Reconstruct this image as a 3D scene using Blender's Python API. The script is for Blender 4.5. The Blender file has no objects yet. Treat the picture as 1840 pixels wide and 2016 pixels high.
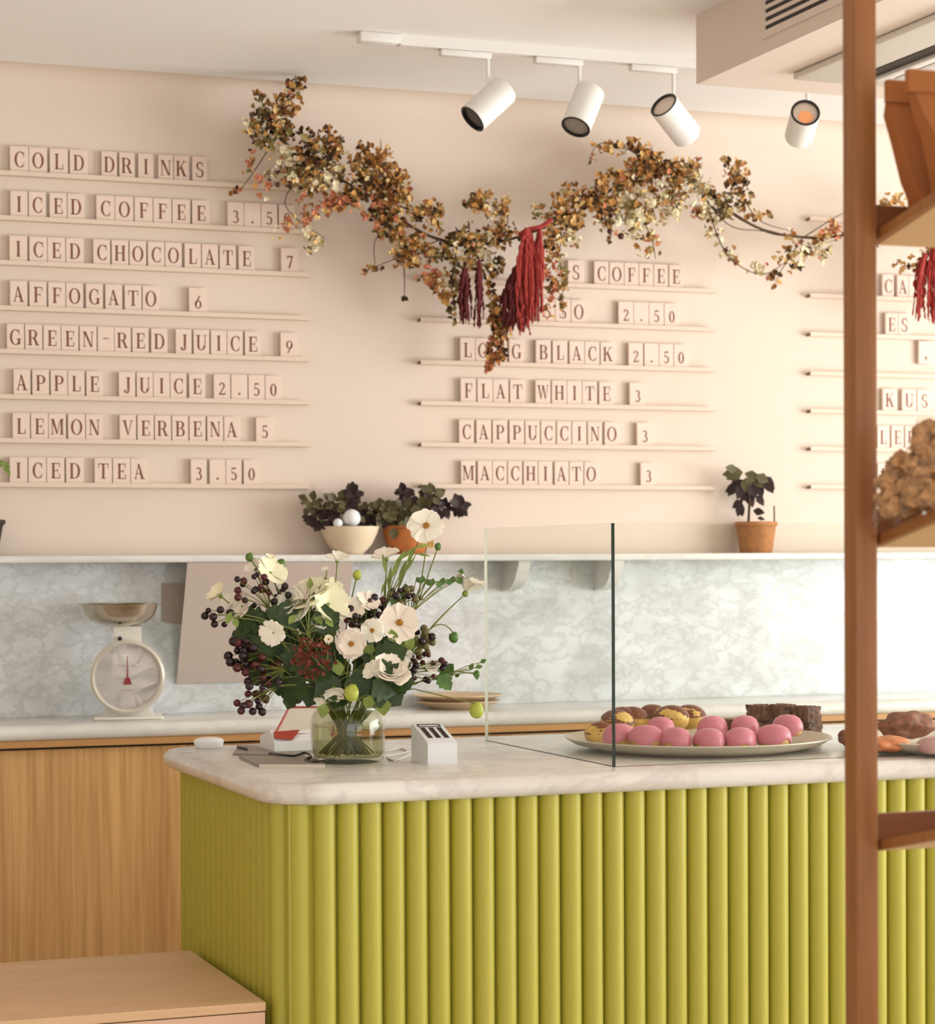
import bpy, bmesh, math, random
from math import sin, cos, pi, radians, sqrt, atan2
from mathutils import Vector, Matrix, noise
random.seed(7)
V = Vector
scene = bpy.context.scene
col = scene.collection

# ------------------------------------------------------------------ camera
YAW, PITCH, ROLL = 0.355701667, -0.0134347463, -0.00497754203
FPX, PPY, EYE = 4434.481, 1164.19, 1.455
def _rot():
    A = Matrix(((cos(YAW), -sin(YAW), 0), (0, 0, -1), (sin(YAW), cos(YAW), 0)))
    P = Matrix(((1, 0, 0), (0, cos(PITCH), sin(PITCH)), (0, -sin(PITCH), cos(PITCH))))
    Q = Matrix(((cos(ROLL), -sin(ROLL), 0), (sin(ROLL), cos(ROLL), 0), (0, 0, 1)))
    return Q @ P @ A
RC = _rot()
CAM = V((0, 0, EYE))
cd = bpy.data.cameras.new('camera'); cam = bpy.data.objects.new('camera', cd); col.objects.link(cam)
m = Matrix((RC[0], -RC[1], -RC[2])).transposed().to_4x4()
m.translation = CAM
cam.matrix_world = m
cd.sensor_fit = 'HORIZONTAL'; cd.sensor_width = 36.0
cd.lens = FPX / 1840 * 36.0
cd.shift_y = (PPY - 1008) / 1840
cd.clip_start = 0.05; cd.clip_end = 100
cd.dof.use_dof = True; cd.dof.focus_distance = 5.7; cd.dof.aperture_fstop = 5.6
scene.camera = cam

def at(px, py, **k):
    """world point where the line of sight through a photograph pixel meets the plane X=, Y= or Z="""
    d = RC.transposed() @ V(((px - 920) / FPX, (py - PPY) / FPX, 1))
    (n, v), = k.items()
    i = 'XYZ'.index(n)
    return CAM + d * ((v - CAM[i]) / d[i])
RIGHT, UP, TOWARD = V(RC[0]), -V(RC[1]), -V(RC[2])

# ------------------------------------------------------------------ light and exposure
scene.view_settings.view_transform = 'Standard'
scene.view_settings.look = 'None'
scene.view_settings.exposure = 0.03
scene.view_settings.gamma = 1.0
scene.view_settings.use_curve_mapping = False
w = bpy.data.worlds.new('world'); scene.world = w; w.use_nodes = True
w.node_tree.nodes['Background'].inputs[0].default_value = (0.85, 0.93, 1.0, 1)
w.node_tree.nodes['Background'].inputs[1].default_value = 1.0
def area(name, loc, rot, sx, sy, power, color):
    l = bpy.data.lights.new(name, 'AREA'); l.shape = 'RECTANGLE'; l.size = sx; l.size_y = sy
    l.energy = power; l.color = color
    o = bpy.data.objects.new(name, l); col.objects.link(o); o.location = loc; o.rotation_euler = rot
    return o
XR, XL, YB, YF, ZC = 7.6, -1.5, 7.58, -1.8, 3.11
# daylight through the side window (right wall), and added fill at the shopfront behind the camera
area('daylight_side_window', (XR - 0.03, 3.7, 1.65), (0, radians(104), 0), 2.1, 4.6, 360, (0.95, 0.985, 1.0))
area('fill_shopfront', (2.0, YF + 0.03, 1.6), (radians(122), 0, 0), 6.0, 2.4, 100, (1.0, 0.985, 0.96))  # unseen fill lamp, tilted up to brighten the ceiling

# ------------------------------------------------------------------ materials
def srgb(r, g, b):
    f = lambda c: (c / 255 / 12.92) if c / 255 <= 0.04045 else ((c / 255 + 0.055) / 1.055) ** 2.4
    return (f(r), f(g), f(b), 1)
MATS = {}
def new_mat(name):
    mt = bpy.data.materials.new(name); mt.use_nodes = True
    nt = mt.node_tree; b = nt.nodes['Principled BSDF']
    MATS[name] = mt
    return mt, nt, b
def plain(name, rgb, rough=0.6, var=0.0, scale=20, spec=0.5, metal=0.0, bump=0.0, sheen=0, sss=0):
    mt, nt, b = new_mat(name)
    c = srgb(*rgb)
    b.inputs['Base Color'].default_value = c
    b.inputs['Roughness'].default_value = rough
    b.inputs['Specular IOR Level'].default_value = spec
    b.inputs['Metallic'].default_value = metal
    if sss: b.inputs['Subsurface Weight'].default_value = sss; b.inputs['Subsurface Radius'].default_value = (0.01, 0.006, 0.004)
    if var or bump:
        tc = nt.nodes.new('ShaderNodeTexCoord'); n = nt.nodes.new('ShaderNodeTexNoise')
        n.inputs['Scale'].default_value = scale; n.inputs['Detail'].default_value = 5
        nt.links.new(tc.outputs['Object'], n.inputs['Vector'])
        if var:
            r = nt.nodes.new('ShaderNodeValToRGB')
            r.color_ramp.elements[0].position = 0.3; r.color_ramp.elements[1].position = 0.7
            r.color_ramp.elements[0].color = tuple(max(0, x * (1 - var)) for x in c[:3]) + (1,)
            r.color_ramp.elements[1].color = tuple(min(1, x * (1 + var)) for x in c[:3]) + (1,)
            nt.links.new(n.outputs['Fac'], r.inputs['Fac']); nt.links.new(r.outputs['Color'], b.inputs['Base Color'])
        if bump:
            bp = nt.nodes.new('ShaderNodeBump'); bp.inputs['Strength'].default_value = bump; bp.inputs['Distance'].default_value = 0.005
            nt.links.new(n.outputs['Fac'], bp.inputs['Height']); nt.links.new(bp.outputs['Normal'], b.inputs['Normal'])
    return mt
def wood(name, dark, light, grain=(9, 9, 0.5), rough=0.5, board=0.25):
    mt, nt, b = new_mat(name)
    tc = nt.nodes.new('ShaderNodeTexCoord')
    def layer(sc, detail, dist):
        mp = nt.nodes.new('ShaderNodeMapping'); mp.inputs['Scale'].default_value = sc
        n = nt.nodes.new('ShaderNodeTexNoise'); n.inputs['Scale'].default_value = 1.0
        n.inputs['Detail'].default_value = detail; n.inputs['Distortion'].default_value = dist
        nt.links.new(tc.outputs['Object'], mp.inputs['Vector']); nt.links.new(mp.outputs['Vector'], n.inputs['Vector'])
        return n.outputs['Fac']
    fine = layer(tuple(g * 7 for g in grain), 6, 0.3)
    broad = layer(grain, 3, 0.8)
    mx = nt.nodes.new('ShaderNodeMix'); mx.data_type = 'FLOAT'; mx.inputs['Factor'].default_value = 0.55
    nt.links.new(fine, mx.inputs[2]); nt.links.new(broad, mx.inputs[3])
    r = nt.nodes.new('ShaderNodeValToRGB')
    r.color_ramp.elements[0].position = 0.5 - board; r.color_ramp.elements[1].position = 0.5 + board
    r.color_ramp.elements[0].color = srgb(*dark); r.color_ramp.elements[1].color = srgb(*light)
    nt.links.new(mx.outputs[0], r.inputs['Fac']); nt.links.new(r.outputs['Color'], b.inputs['Base Color'])
    b.inputs['Roughness'].default_value = rough
    return mt
def marble(name, base, cloud, vein, scale, veins, rough=0.22, dist=0.9):
    mt, nt, b = new_mat(name)
    tc = nt.nodes.new('ShaderNodeTexCoord'); mp = nt.nodes.new('ShaderNodeMapping')
    mp.inputs['Rotation'].default_value = (0.4, 0.7, 0.5); mp.inputs['Scale'].default_value = (1, 1, 1.6)
    nt.links.new(tc.outputs['Object'], mp.inputs['Vector'])
    n1 = nt.nodes.new('ShaderNodeTexNoise'); n1.inputs['Scale'].default_value = scale; n1.inputs['Detail'].default_value = 8; n1.inputs['Distortion'].default_value = dist
    n2 = nt.nodes.new('ShaderNodeTexNoise'); n2.inputs['Scale'].default_value = scale * 1.7; n2.inputs['Detail'].default_value = 9; n2.inputs['Roughness'].default_value = 0.62; n2.inputs['Distortion'].default_value = dist * 1.3
    for n in (n1, n2): nt.links.new(mp.outputs['Vector'], n.inputs['Vector'])
    r1 = nt.nodes.new('ShaderNodeValToRGB')
    r1.color_ramp.elements[0].position = 0.34; r1.color_ramp.elements[0].color = srgb(*cloud)
    r1.color_ramp.elements[1].position = 0.62; r1.color_ramp.elements[1].color = srgb(*base)
    nt.links.new(n1.outputs['Fac'], r1.inputs['Fac'])
    r2 = nt.nodes.new('ShaderNodeValToRGB')
    e = r2.color_ramp.elements
    e[0].position = 0.44; e[0].color = (0, 0, 0, 1); e[1].position = 0.56; e[1].color = (0, 0, 0, 1)
    k = e.new(0.5); k.color = (veins, veins, veins, 1)
    nt.links.new(n2.outputs['Fac'], r2.inputs['Fac'])
    mx = nt.nodes.new('ShaderNodeMix'); mx.data_type = 'RGBA'
    nt.links.new(r2.outputs['Color'], mx.inputs['Factor']); nt.links.new(r1.outputs['Color'], mx.inputs[6])
    mx.inputs[7].default_value = srgb(*vein)
    nt.links.new(mx.outputs[2], b.inputs['Base Color'])
    b.inputs['Roughness'].default_value = rough
    return mt
def glassy(name, tint, ior=1.45, rough=0.02, refl=1.0):
    mt = bpy.data.materials.new(name); mt.use_nodes = True; MATS[name] = mt
    nt = mt.node_tree; nt.nodes.clear()
    out = nt.nodes.new('ShaderNodeOutputMaterial'); mix = nt.nodes.new('ShaderNodeMixShader')
    tr = nt.nodes.new('ShaderNodeBsdfTransparent'); tr.inputs[0].default_value = tint + (1,)
    gl = nt.nodes.new('ShaderNodeBsdfGlossy'); gl.inputs['Roughness'].default_value = rough
    fr = nt.nodes.new('ShaderNodeFresnel'); fr.inputs['IOR'].default_value = ior
    ge = nt.nodes.new('ShaderNodeNewGeometry'); mi = nt.nodes.new('ShaderNodeMapRange')
    mi.inputs['To Min'].default_value = ior; mi.inputs['To Max'].default_value = 1 / ior
    nt.links.new(ge.outputs['Backfacing'], mi.inputs['Value']); nt.links.new(mi.outputs[0], fr.inputs['IOR'])
    mu = nt.nodes.new('ShaderNodeMath'); mu.operation = 'MULTIPLY'; mu.inputs[1].default_value = refl
    nt.links.new(fr.outputs[0], mu.inputs[0]); nt.links.new(mu.outputs[0], mix.inputs[0])
    nt.links.new(tr.outputs[0], mix.inputs[1]); nt.links.new(gl.outputs[0], mix.inputs[2]); nt.links.new(mix.outputs[0], out.inputs[0])
    return mt

M = {}
M['wall'] = plain('peach plaster', (229, 212, 196), 0.9, var=0.02, scale=1.5)
M['ceiling'] = plain('ceiling paint', (250, 246, 242), 0.9)
M['soffit'] = plain('soffit paint', (232, 216, 203), 0.9)
M['floor'] = plain('floor concrete', (216, 210, 200), 0.6, var=0.08, scale=3)
M['tile'] = plain('letter tile face', (236, 213, 197), 0.7)
M['rail'] = plain('rail paint', (230, 209, 190), 0.8)
M['rail_end_shade'] = plain('shaded rail end', (120, 98, 78), 0.8)  # shadow at the rail ends put into a darker colour
M['ink'] = plain('printed ink', (132, 82, 66), 0.8)
M['lime'] = plain('lime paint', (178, 170, 62), 0.42)
M['marble_top'] = marble('counter marble', (233, 228, 220), (218, 210, 202), (182, 174, 168), 2.2, 0.35)
M['marble_splash'] = marble('splash marble', (231, 234, 235), (208, 210, 209), (170, 170, 166), 6.0, 0.4, dist=0.18)
M['marble_shelf'] = marble('shelf marble', (236, 234, 228), (222, 220, 214), (200, 198, 192), 2.0, 0.3)
M['oak'] = wood('cabinet oak', (176, 128, 72), (226, 180, 118), (9, 9, 0.3), board=0.14)
M['oak_trim'] = wood('trim oak', (184, 132, 76), (206, 156, 98), (0.6, 8, 8))
M['bench'] = wood('bench plywood', (206, 164, 122), (226, 190, 148), (1.2, 7, 7))
M['bench_edge'] = wood('bench edge', (206, 160, 130), (224, 184, 156), (1.2, 14, 14))
M['rack'] = wood('rack beech', (128, 76, 36), (162, 106, 54), (16, 16, 0.7))
M['rack_bar'] = wood('rack rail', (112, 62, 30), (138, 82, 42), (1.5, 16, 16))
M['rack_board'] = wood('rack board', (206, 166, 118), (222, 184, 136), (1.5, 10, 10))
M['white_metal'] = plain('white metal', (238, 234, 228), 0.4)
M['black'] = plain('black', (22, 20, 18), 0.4)
M['dark_lens'] = plain('dark lens', (40, 38, 36), 0.15)
M['grey_lens'] = plain('grey lens', (150, 140, 130), 0.3)
M['beige_lens'] = plain('beige lens', (224, 204, 188), 0.4)
M['white_plastic'] = plain('white plastic', (244, 246, 248), 0.35)
M['cream_plastic'] = plain('cream plastic', (226, 216, 200), 0.4)
M['grey_plastic'] = plain('grey plastic', (150, 140, 130), 0.5)
M['red_plastic'] = plain('red plastic', (176, 62, 42), 0.45)
M['red'] = plain('needle red', (150, 36, 44), 0.5)
M['steel'] = plain('steel', (200, 190, 176), 0.12, metal=1.0)
M['scale_body'] = plain('scale enamel', (236, 233, 220), 0.35)
M['dial'] = plain('dial face', (253, 248, 244), 0.7)
M['dial_ring'] = plain('dial ring', (214, 210, 198), 0.3, metal=0.3)
M['paper'] = plain('paper', (196, 180, 168), 0.85)
M['warm_grey'] = plain('warm grey', (186, 172, 158), 0.85)
M['glass'] = glassy('pane glass', (0.955, 0.97, 0.955), 1.45, 0.01, 0.35)
M['glass_edge'] = plain('pane edge', (14, 52, 44), 0.1)
M['glass_rim'] = plain('pane polished edge', (222, 224, 208), 0.2)
M['jar'] = glassy('jar glass', (0.93, 0.94, 0.88), 1.5, 0.03)
M['water'] = glassy('jar water', (0.90, 0.90, 0.74), 1.2, 0.02)
M['window_glass'] = glassy('window glass', (0.97, 0.98, 0.98), 1.45, 0.01)
M['bowl'] = plain('cream bowl', (236, 216, 186), 0.5)
M['terra'] = plain('terracotta', (196, 118, 62), 0.7, var=0.12, scale=30)
M['pot'] = plain('plant pot', (176, 116, 66), 0.75, var=0.2, scale=35)
M['soil'] = plain('soil', (60, 42, 30), 0.95)
M['kraft'] = plain('kraft paper', (164, 98, 46), 0.8, var=0.12, scale=6)
M['leaf_dark'] = plain('dark leaf', (48, 70, 26), 0.5, var=0.3, scale=40)
M['leaf_mid'] = plain('green leaf', (80, 116, 46), 0.5, var=0.25, scale=40)
M['leaf_light'] = plain('light leaf', (128, 146, 66), 0.5, var=0.2, scale=40)
M['lime_bud'] = plain('lime bud', (182, 190, 78), 0.5, sss=0.2)
M['stem'] = plain('stem', (116, 122, 54), 0.6, var=0.2, scale=60)
M['succ'] = plain('succulent', (62, 58, 48), 0.6, var=0.35, scale=50)
M['succ_dark'] = plain('purple leaf', (52, 34, 34), 0.6, var=0.3, scale=50)
M['succ_olive'] = plain('olive leaf', (92, 86, 52), 0.6, var=0.3, scale=50)
M['petal'] = plain('cream petal', (250, 243, 226), 0.6, sss=0.15)
M['petal_pink'] = plain('blush petal', (248, 236, 220), 0.6, sss=0.15)
M['petal_yel'] = plain('straw petal', (246, 240, 206), 0.6, sss=0.15)
M['eye'] = plain('flower eye', (176, 120, 40), 0.8, var=0.35, scale=300)
M['berry'] = plain('dark berry', (34, 12, 20), 0.25)
M['berry_red'] = plain('red berry', (78, 22, 22), 0.3)
M['berry_green'] = plain('green berry', (104, 96, 52), 0.4)
M['rust_flower'] = plain('rust flower', (112, 48, 24), 0.7, var=0.4, scale=120)
M['pink_ice'] = plain('pink icing', (222, 134, 152), 0.35, sss=0.2)
M['dough'] = plain('dough', (222, 178, 110), 0.6, var=0.15, scale=40)
M['bun'] = plain('bun', (232, 192, 104), 0.5, var=0.2, scale=25)
M['bun_top'] = plain('bun top', (122, 62, 34), 0.35, var=0.35, scale=40)
M['brownie'] = plain('brownie', (112, 80, 60), 0.7, var=0.65, scale=70, bump=0.6)
M['flaky'] = plain('flaky pastry', (206, 132, 84), 0.5, var=0.3, scale=30, bump=0.4)
M['nutty'] = plain('nut crust', (134, 84, 62), 0.6, var=0.45, scale=60, bump=0.8)
M['mauve'] = plain('mauve glaze', (190, 150, 146), 0.35)
M['plate'] = plain('stoneware', (218, 206, 186), 0.35)
M['plate_brown'] = plain('brown stoneware', (220, 190, 152), 0.45)
M['granola'] = plain('granola', (186, 142, 98), 0.75, var=0.5, scale=60, bump=1.0)
M['bagfilm'] = glassy('clear film', (0.96, 0.94, 0.9), 1.4, 0.12)
M['cable_white'] = plain('white cable', (226, 220, 212), 0.5)
M['g_rust'] = plain('dried rust', (158, 106, 54), 0.8, var=0.3, scale=90)
M['g_amber'] = plain('dried amber', (202, 148, 80), 0.8, var=0.3, scale=90)
M['g_gold'] = plain('dried gold', (222, 186, 124), 0.8, var=0.25, scale=90)
M['g_dark'] = plain('dried dark', (76, 52, 28), 0.85, var=0.3, scale=90)
M['g_olive'] = plain('dried olive', (146, 130, 76), 0.85, var=0.3, scale=90)
M['g_cream'] = plain('dried cream', (238, 226, 190), 0.8, var=0.1, scale=90)
M['g_coral'] = plain('dried coral', (208, 132, 96), 0.8, var=0.25, scale=90)
M['g_red'] = plain('amaranth red', (158, 50, 42), 0.85, var=0.3, scale=200)
M['g_maroon'] = plain('amaranth maroon', (92, 24, 26), 0.85, var=0.3, scale=200)
M['g_brick'] = plain('amaranth rust', (178, 88, 50), 0.85, var=0.3, scale=200)
M['branch'] = plain('branch bark', (76, 56, 34), 0.85, var=0.3, scale=60)
M['slot'] = plain('slot shadow', (58, 50, 42), 0.8)
M['dark_pot'] = plain('dark pot', (44, 24, 16), 0.6)
M['ac'] = plain('ac panel', (226, 220, 210), 0.5)
M['led'] = None
mt, nt, b = new_mat('warm led'); b.inputs['Base Color'].default_value = srgb(235, 165, 115)
b.inputs['Emission Color'].default_value = srgb(255, 150, 90); b.inputs['Emission Strength'].default_value = 0.22; M['led'] = mt

# ------------------------------------------------------------------ mesh helpers
class MB:
    def __init__(s): s.v = []; s.f = []; s.mi = []
    def add(s, verts, faces, mi=0):
        o = len(s.v); s.v.extend(V(p) for p in verts)
        for f in faces: s.f.append(tuple(o + i for i in f)); s.mi.append(mi)
        return s
    def bm(s, bm, mat=None, mi=0):
        bm.verts.index_update()
        s.add([(mat @ v.co) if mat else v.co.copy() for v in bm.verts], [[v.index for v in f.verts] for f in bm.faces], mi)
        bm.free(); return s
    def box(s, x0, x1, y0, y1, z0, z1, bev=0.0, seg=2, mat=None, mi=0):
        b = bmesh.new(); bmesh.ops.create_cube(b, size=1)
        for v in b.verts:
            v.co = V(((x0 + x1) / 2 + v.co.x * (x1 - x0), (y0 + y1) / 2 + v.co.y * (y1 - y0), (z0 + z1) / 2 + v.co.z * (z1 - z0)))
        if bev: bmesh.ops.bevel(b, geom=list(b.edges), offset=bev, segments=seg, profile=0.5, affect='EDGES')
        return s.bm(b, mat, mi)
    def prism(s, poly, axis, a, b_, mi=0):
        n = len(poly)
        def P(p, t):
            return {'x': (t, p[0], p[1]), 'y': (p[0], t, p[1]), 'z': (p[0], p[1], t)}[axis]
        vs = [P(p, a) for p in poly] + [P(p, b_) for p in poly]
        fs = [tuple(range(n)), tuple(range(2 * n - 1, n - 1, -1))] + [(i, n + i, n + (i + 1) % n, (i + 1) % n) for i in range(n)]
        return s.add(vs, fs, mi)
    def lathe(s, prof, org=(0, 0, 0), segs=32, mat=None, mi=0, sx=1, sy=1, caps=True):
        org = V(org); vs = []; fs = []; n = len(prof)
        for k in range(segs):
            a = 2 * pi * k / segs
            for r, z in prof:
                p = V((r * cos(a) * sx, r * sin(a) * sy, z)); p = (mat @ p) if mat else p
                vs.append(p + org)
        for k in range(segs):
            k2 = (k + 1) % segs
            for i in range(n - 1): fs.append((k * n + i, k2 * n + i, k2 * n + i + 1, k * n + i + 1))
        if caps and prof[0][0] > 1e-6: fs.append(tuple(k * n for k in range(segs - 1, -1, -1)))
        if caps and prof[-1][0] > 1e-6: fs.append(tuple(k * n + n - 1 for k in range(segs)))
        return s.add(vs, fs, mi)
    def tube(s, pts, rad, segs=6, mi=0):
        pts = [V(p) for p in pts]; n = len(pts)
        rs = rad if isinstance(rad, (list, tuple)) else [rad] * n
        vs = []; fs = []
        t0 = (pts[1] - pts[0]).normalized()
        u = t0.cross(V((0, 0, 1)));  u = u.normalized() if u.length > 1e-3 else V((1, 0, 0))
        for i, p in enumerate(pts):
            t = (pts[min(i + 1, n - 1)] - pts[max(i - 1, 0)])
            t = t.normalized() if t.length > 1e-9 else t0
            u = (u - t * u.dot(t)); u = u.normalized() if u.length > 1e-6 else t.orthogonal().normalized()
            w_ = t.cross(u)
            for k in range(segs):
                a = 2 * pi * k / segs
                vs.append(p + (u * cos(a) + w_ * sin(a)) * rs[i])
        for i in range(n - 1):
            for k in range(segs):
                k2 = (k + 1) % segs
                fs.append((i * segs + k, i * segs + k2, (i + 1) * segs + k2, (i + 1) * segs + k))
        fs.append(tuple(range(segs - 1, -1, -1))); fs.append(tuple((n - 1) * segs + k for k in range(segs)))
        return s.add(vs, fs, mi)
    def ball(s, c, r, sub=2, sc=(1, 1, 1), mat=None, mi=0, jit=0.0, seed=0):
        b = bmesh.new(); bmesh.ops.create_icosphere(b, subdivisions=sub, radius=1)
        for v in b.verts:
            d = 1.0
            if jit: d += jit * noise.noise(v.co * 1.7 + V((seed * 3.1, seed, 0)))
            v.co = V((v.co.x * sc[0], v.co.y * sc[1], v.co.z * sc[2])) * r * d
        T = Matrix.Translation(V(c)) @ (mat.to_4x4() if mat else Matrix.Identity(4))
        return s.bm(b, T, mi)
    def blade(s, base, d, nrm, L, W, prof, bend=0.0, cup=0.0, mi=0, cols=(-1, 0, 1), notch=0.0):
        """a leaf or petal: grid along d, width W*prof(u), bending along the normal"""
        base = V(base); d = V(d).normalized(); nrm = V(nrm); nrm = (nrm - d * nrm.dot(d))
        nrm = nrm.normalized() if nrm.length > 1e-6 else d.orthogonal().normalized()
        sd = d.cross(nrm); vs = []; fs = []; n = len(prof); m_ = len(cols)
        for i, (u, wv) in enumerate(prof):
            for c in cols:
                uu = u - (notch * random.uniform(0, 2) if i == n - 1 else 0)
                vs.append(base + d * (L * uu) + sd * (W * wv * c) + nrm * (bend * L * u * u + cup * W * wv * c * c))
        for i in range(n - 1):
            for k in range(m_ - 1): fs.append((i * m_ + k, i * m_ + k + 1, (i + 1) * m_ + k + 1, (i + 1) * m_ + k))
        return s.add(vs, fs, mi)
    def build(s, name, mat, parent=None, loc=None, smooth=True, angle=38, label=None, kind=None):
        me = bpy.data.meshes.new(name)
        org = V(loc) if loc is not None else (WORLD[parent.name] if parent is not None else V((0, 0, 0)))
        me.from_pydata([tuple(p - org) for p in s.v], [], s.f)
        for m_ in (mat if isinstance(mat, (list, tuple)) else [mat]): me.materials.append(m_)
        me.polygons.foreach_set('material_index', s.mi)
        if smooth:
            me.polygons.foreach_set('use_smooth', [True] * len(s.f))
            me.set_sharp_from_angle(angle=radians(angle))
        me.validate(); me.update()
        o = bpy.data.objects.new(name, me); col.objects.link(o)
        WORLD[o.name] = org
        if parent is not None:
            o.parent = parent; o.location = org - WORLD[parent.name]
        else: o.location = org
        if label: o['label'] = label
        if kind: o['kind'] = kind
        return o
WORLD = {}
def thing(name, label, cat, loc, group=None):
    o = bpy.data.objects.new(name, None); col.objects.link(o); o.empty_display_size = 0.05
    o.location = loc; WORLD[o.name] = V(loc)
    o['label'] = label; o['category'] = cat
    if group: o['group'] = group
    return o
def tag(o, label, cat, group=None):
    o['label'] = label; o['category'] = cat
    if group: o['group'] = group
    return o
def struct(o, label=None):
    o['kind'] = 'structure'
    if label: o['label'] = label
    return o
def bez(p0, p1, p2, n=10):
    p0, p1, p2 = V(p0), V(p1), V(p2)
    return [p0 * (1 - t) ** 2 + p1 * 2 * t * (1 - t) + p2 * t * t for t in [i / n for i in range(n + 1)]]
def frame(zaxis, up=(0, 0, 1)):
    z = V(zaxis).normalized(); x = V(up).cross(z)
    x = x.normalized() if x.length > 1e-4 else z.orthogonal().normalized()
    y = z.cross(x)
    return Matrix((x, y, z)).transposed()
LEAF = [(0, 0.04), (0.15, 0.5), (0.4, 1.0), (0.7, 0.7), (1.0, 0.03)]
PETAL = [(0, 0.12), (0.25, 0.48), (0.5, 0.82), (0.72, 1.0), (0.88, 0.95), (1.0, 0.7)]

# ------------------------------------------------------------------ room shell
struct(MB().box(XL - 0.2, XR + 0.2, YF - 0.2, YB + 0.2, -0.1, 0).build('floor', M['floor']), 'pale concrete floor of the cafe')
struct(MB().box(XL - 0.2, XR + 0.2, YF - 0.2, YB + 0.2, ZC, ZC + 0.1).build('ceiling', M['ceiling']), 'pale flat ceiling above the counter')
struct(MB().box(XL - 0.2, XR + 0.2, YB, YB + 0.15, 0, ZC).build('wall_back', M['wall']), 'peach back wall behind the menu')
struct(MB().box(XL - 0.15, XL, YF, YB, 0, ZC).build('wall_left', M['wall']))
def wall_open(name, axis, pos, thick, a0, a1, o0, o1, z0, z1):
    b = MB()
    for (p, q, r, s_) in ((a0, o0, 0, ZC), (o1, a1, 0, ZC), (o0, o1, 0, z0), (o0, o1, z1, ZC)):
        if axis == 'x': b.box(pos, pos + thick, p, q, r, s_)
        else: b.box(p, q, pos, pos + thick, r, s_)
    return struct(b.build(name, M['wall']))
wall_open('wall_right', 'x', XR, 0.15, YF, YB, 1.4, 6.0, 0.55, 2.75)
wall_open('wall_front', 'y', YF - 0.15, 0.15, XL, XR, -1.1, 5.1, 0.35, 2.85)
def window(name, axis, pos, a0, a1, z0, z1, n):
    f = MB(); g = MB(); t = 0.05
    def bx(b, p, q, r, s_, d0, d1):
        if axis == 'x': b.box(pos + d0, pos + d1, p, q, r, s_)
        else: b.box(p, q, pos + d0, pos + d1, r, s_)
    bx(f, a0, a1, z0, z0 + t, 0.03, 0.1); bx(f, a0, a1, z1 - t, z1, 0.03, 0.1)
    for i in range(n + 1):
        c = a0 + t / 2 + (a1 - a0 - t) * i / n
        bx(f, c - t / 2, c + t / 2, z0 + t, z1 - t, 0.03, 0.1)
    fr = struct(f.build(name, M['white_metal']))
    for i in range(n):
        g = MB(); p = a0 + t / 2 + (a1 - a0 - t) * i / n; q = a0 + t / 2 + (a1 - a0 - t) * (i + 1) / n
        bx(g, p + t / 2, q - t / 2, z0 + t, z1 - t, 0.06, 0.066)
        g.build('pane', M['window_glass'], fr)
window('window_1', 'x', XR, 1.4, 6.0, 0.55, 2.75, 4)
window('window_2', 'y', YF - 0.13, -1.1, 5.1, 0.35, 2.85, 4)
# cove between back wall and ceiling
rcv = 0.075
pr = [(YB, ZC)] + [(YB - rcv * (1 - cos(a)), ZC - rcv + rcv * sin(a)) for a in [pi / 2 * i / 10 for i in range(11)]]
struct(MB().prism(pr, 'x', XL, XR).build('trim_1', M['wall']), 'cove moulding along the top of the back wall')
# soffit
SX, SY, SZ = 3.054, 6.2, 2.902
struct(MB().box(SX, XR, 0.8, SY, SZ, ZC).build('ceiling_soffit', M['soffit']), 'dropped soffit box under the ceiling')

# vent grille in the soffit's side
vt = thing('air_vent', 'white slatted air vent grille in the side of the ceiling soffit', 'vent', (SX, 5.4, 3.0))
zb, zt, y0, y1 = 2.965, 3.105, 4.7, 5.765
f = MB()
f.box(SX - 0.006, SX, y0, y1, zb - 0.022, zb); f.box(SX - 0.006, SX, y0, y1, zt, zt + 0.018)
f.box(SX - 0.006, SX, y1 - 0.018, y1, zb, zt); f.box(SX - 0.006, SX, y0, y0 + 0.018, zb, zt)
vf = f.build('frame', M['soffit'], vt)
MB().box(SX - 0.0015, SX, y0 + 0.018, y1 - 0.018, zb, zt).build('backing', M['black'], vt, label='black backing behind the slats')
sl = MB()
for i in range(6):
    z = zb + 0.012 + i * 0.0235
    sl.box(SX - 0.007, SX - 0.0015, y0 + 0.018, y1 - 0.018, z, z + 0.011)
sl.build('slats', M['soffit'], vf)

# ceiling cassette air conditioner
A0 = V((3.252, 5.96, SZ))
ac = thing('air_conditioner', 'pale ceiling air conditioner cassette with dark louvre slots under the soffit', 'air conditioner', A0)
MB().box(3.252, 4.15, 5.06, 5.96, SZ - 0.022, SZ, bev=0.008).build('panel', M['ac'], ac); acp = bpy.data.objects['panel']
for (x0, x1, ya, yb) in ((3.405, 3.455, 5.2, 5.83), (3.95, 4.0, 5.2, 5.83)):
    MB().box(x0, x1, ya, yb, SZ - 0.0245, SZ - 0.0222).build('air_slot', M['slot'], acp, label='dark air slot')
    lv = MB(); lv.box(x0 + 0.05, x0 + 0.085, ya, yb, SZ - 0.036, SZ - 0.0222, bev=0.004); lv.build('louvre', M['white_metal'], acp)
g = MB(); g.box(3.52, 3.92, 5.2, 5.83, SZ - 0.03, SZ - 0.0222, bev=0.004); g.build('intake_grille', M['white_metal'], acp)

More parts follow.
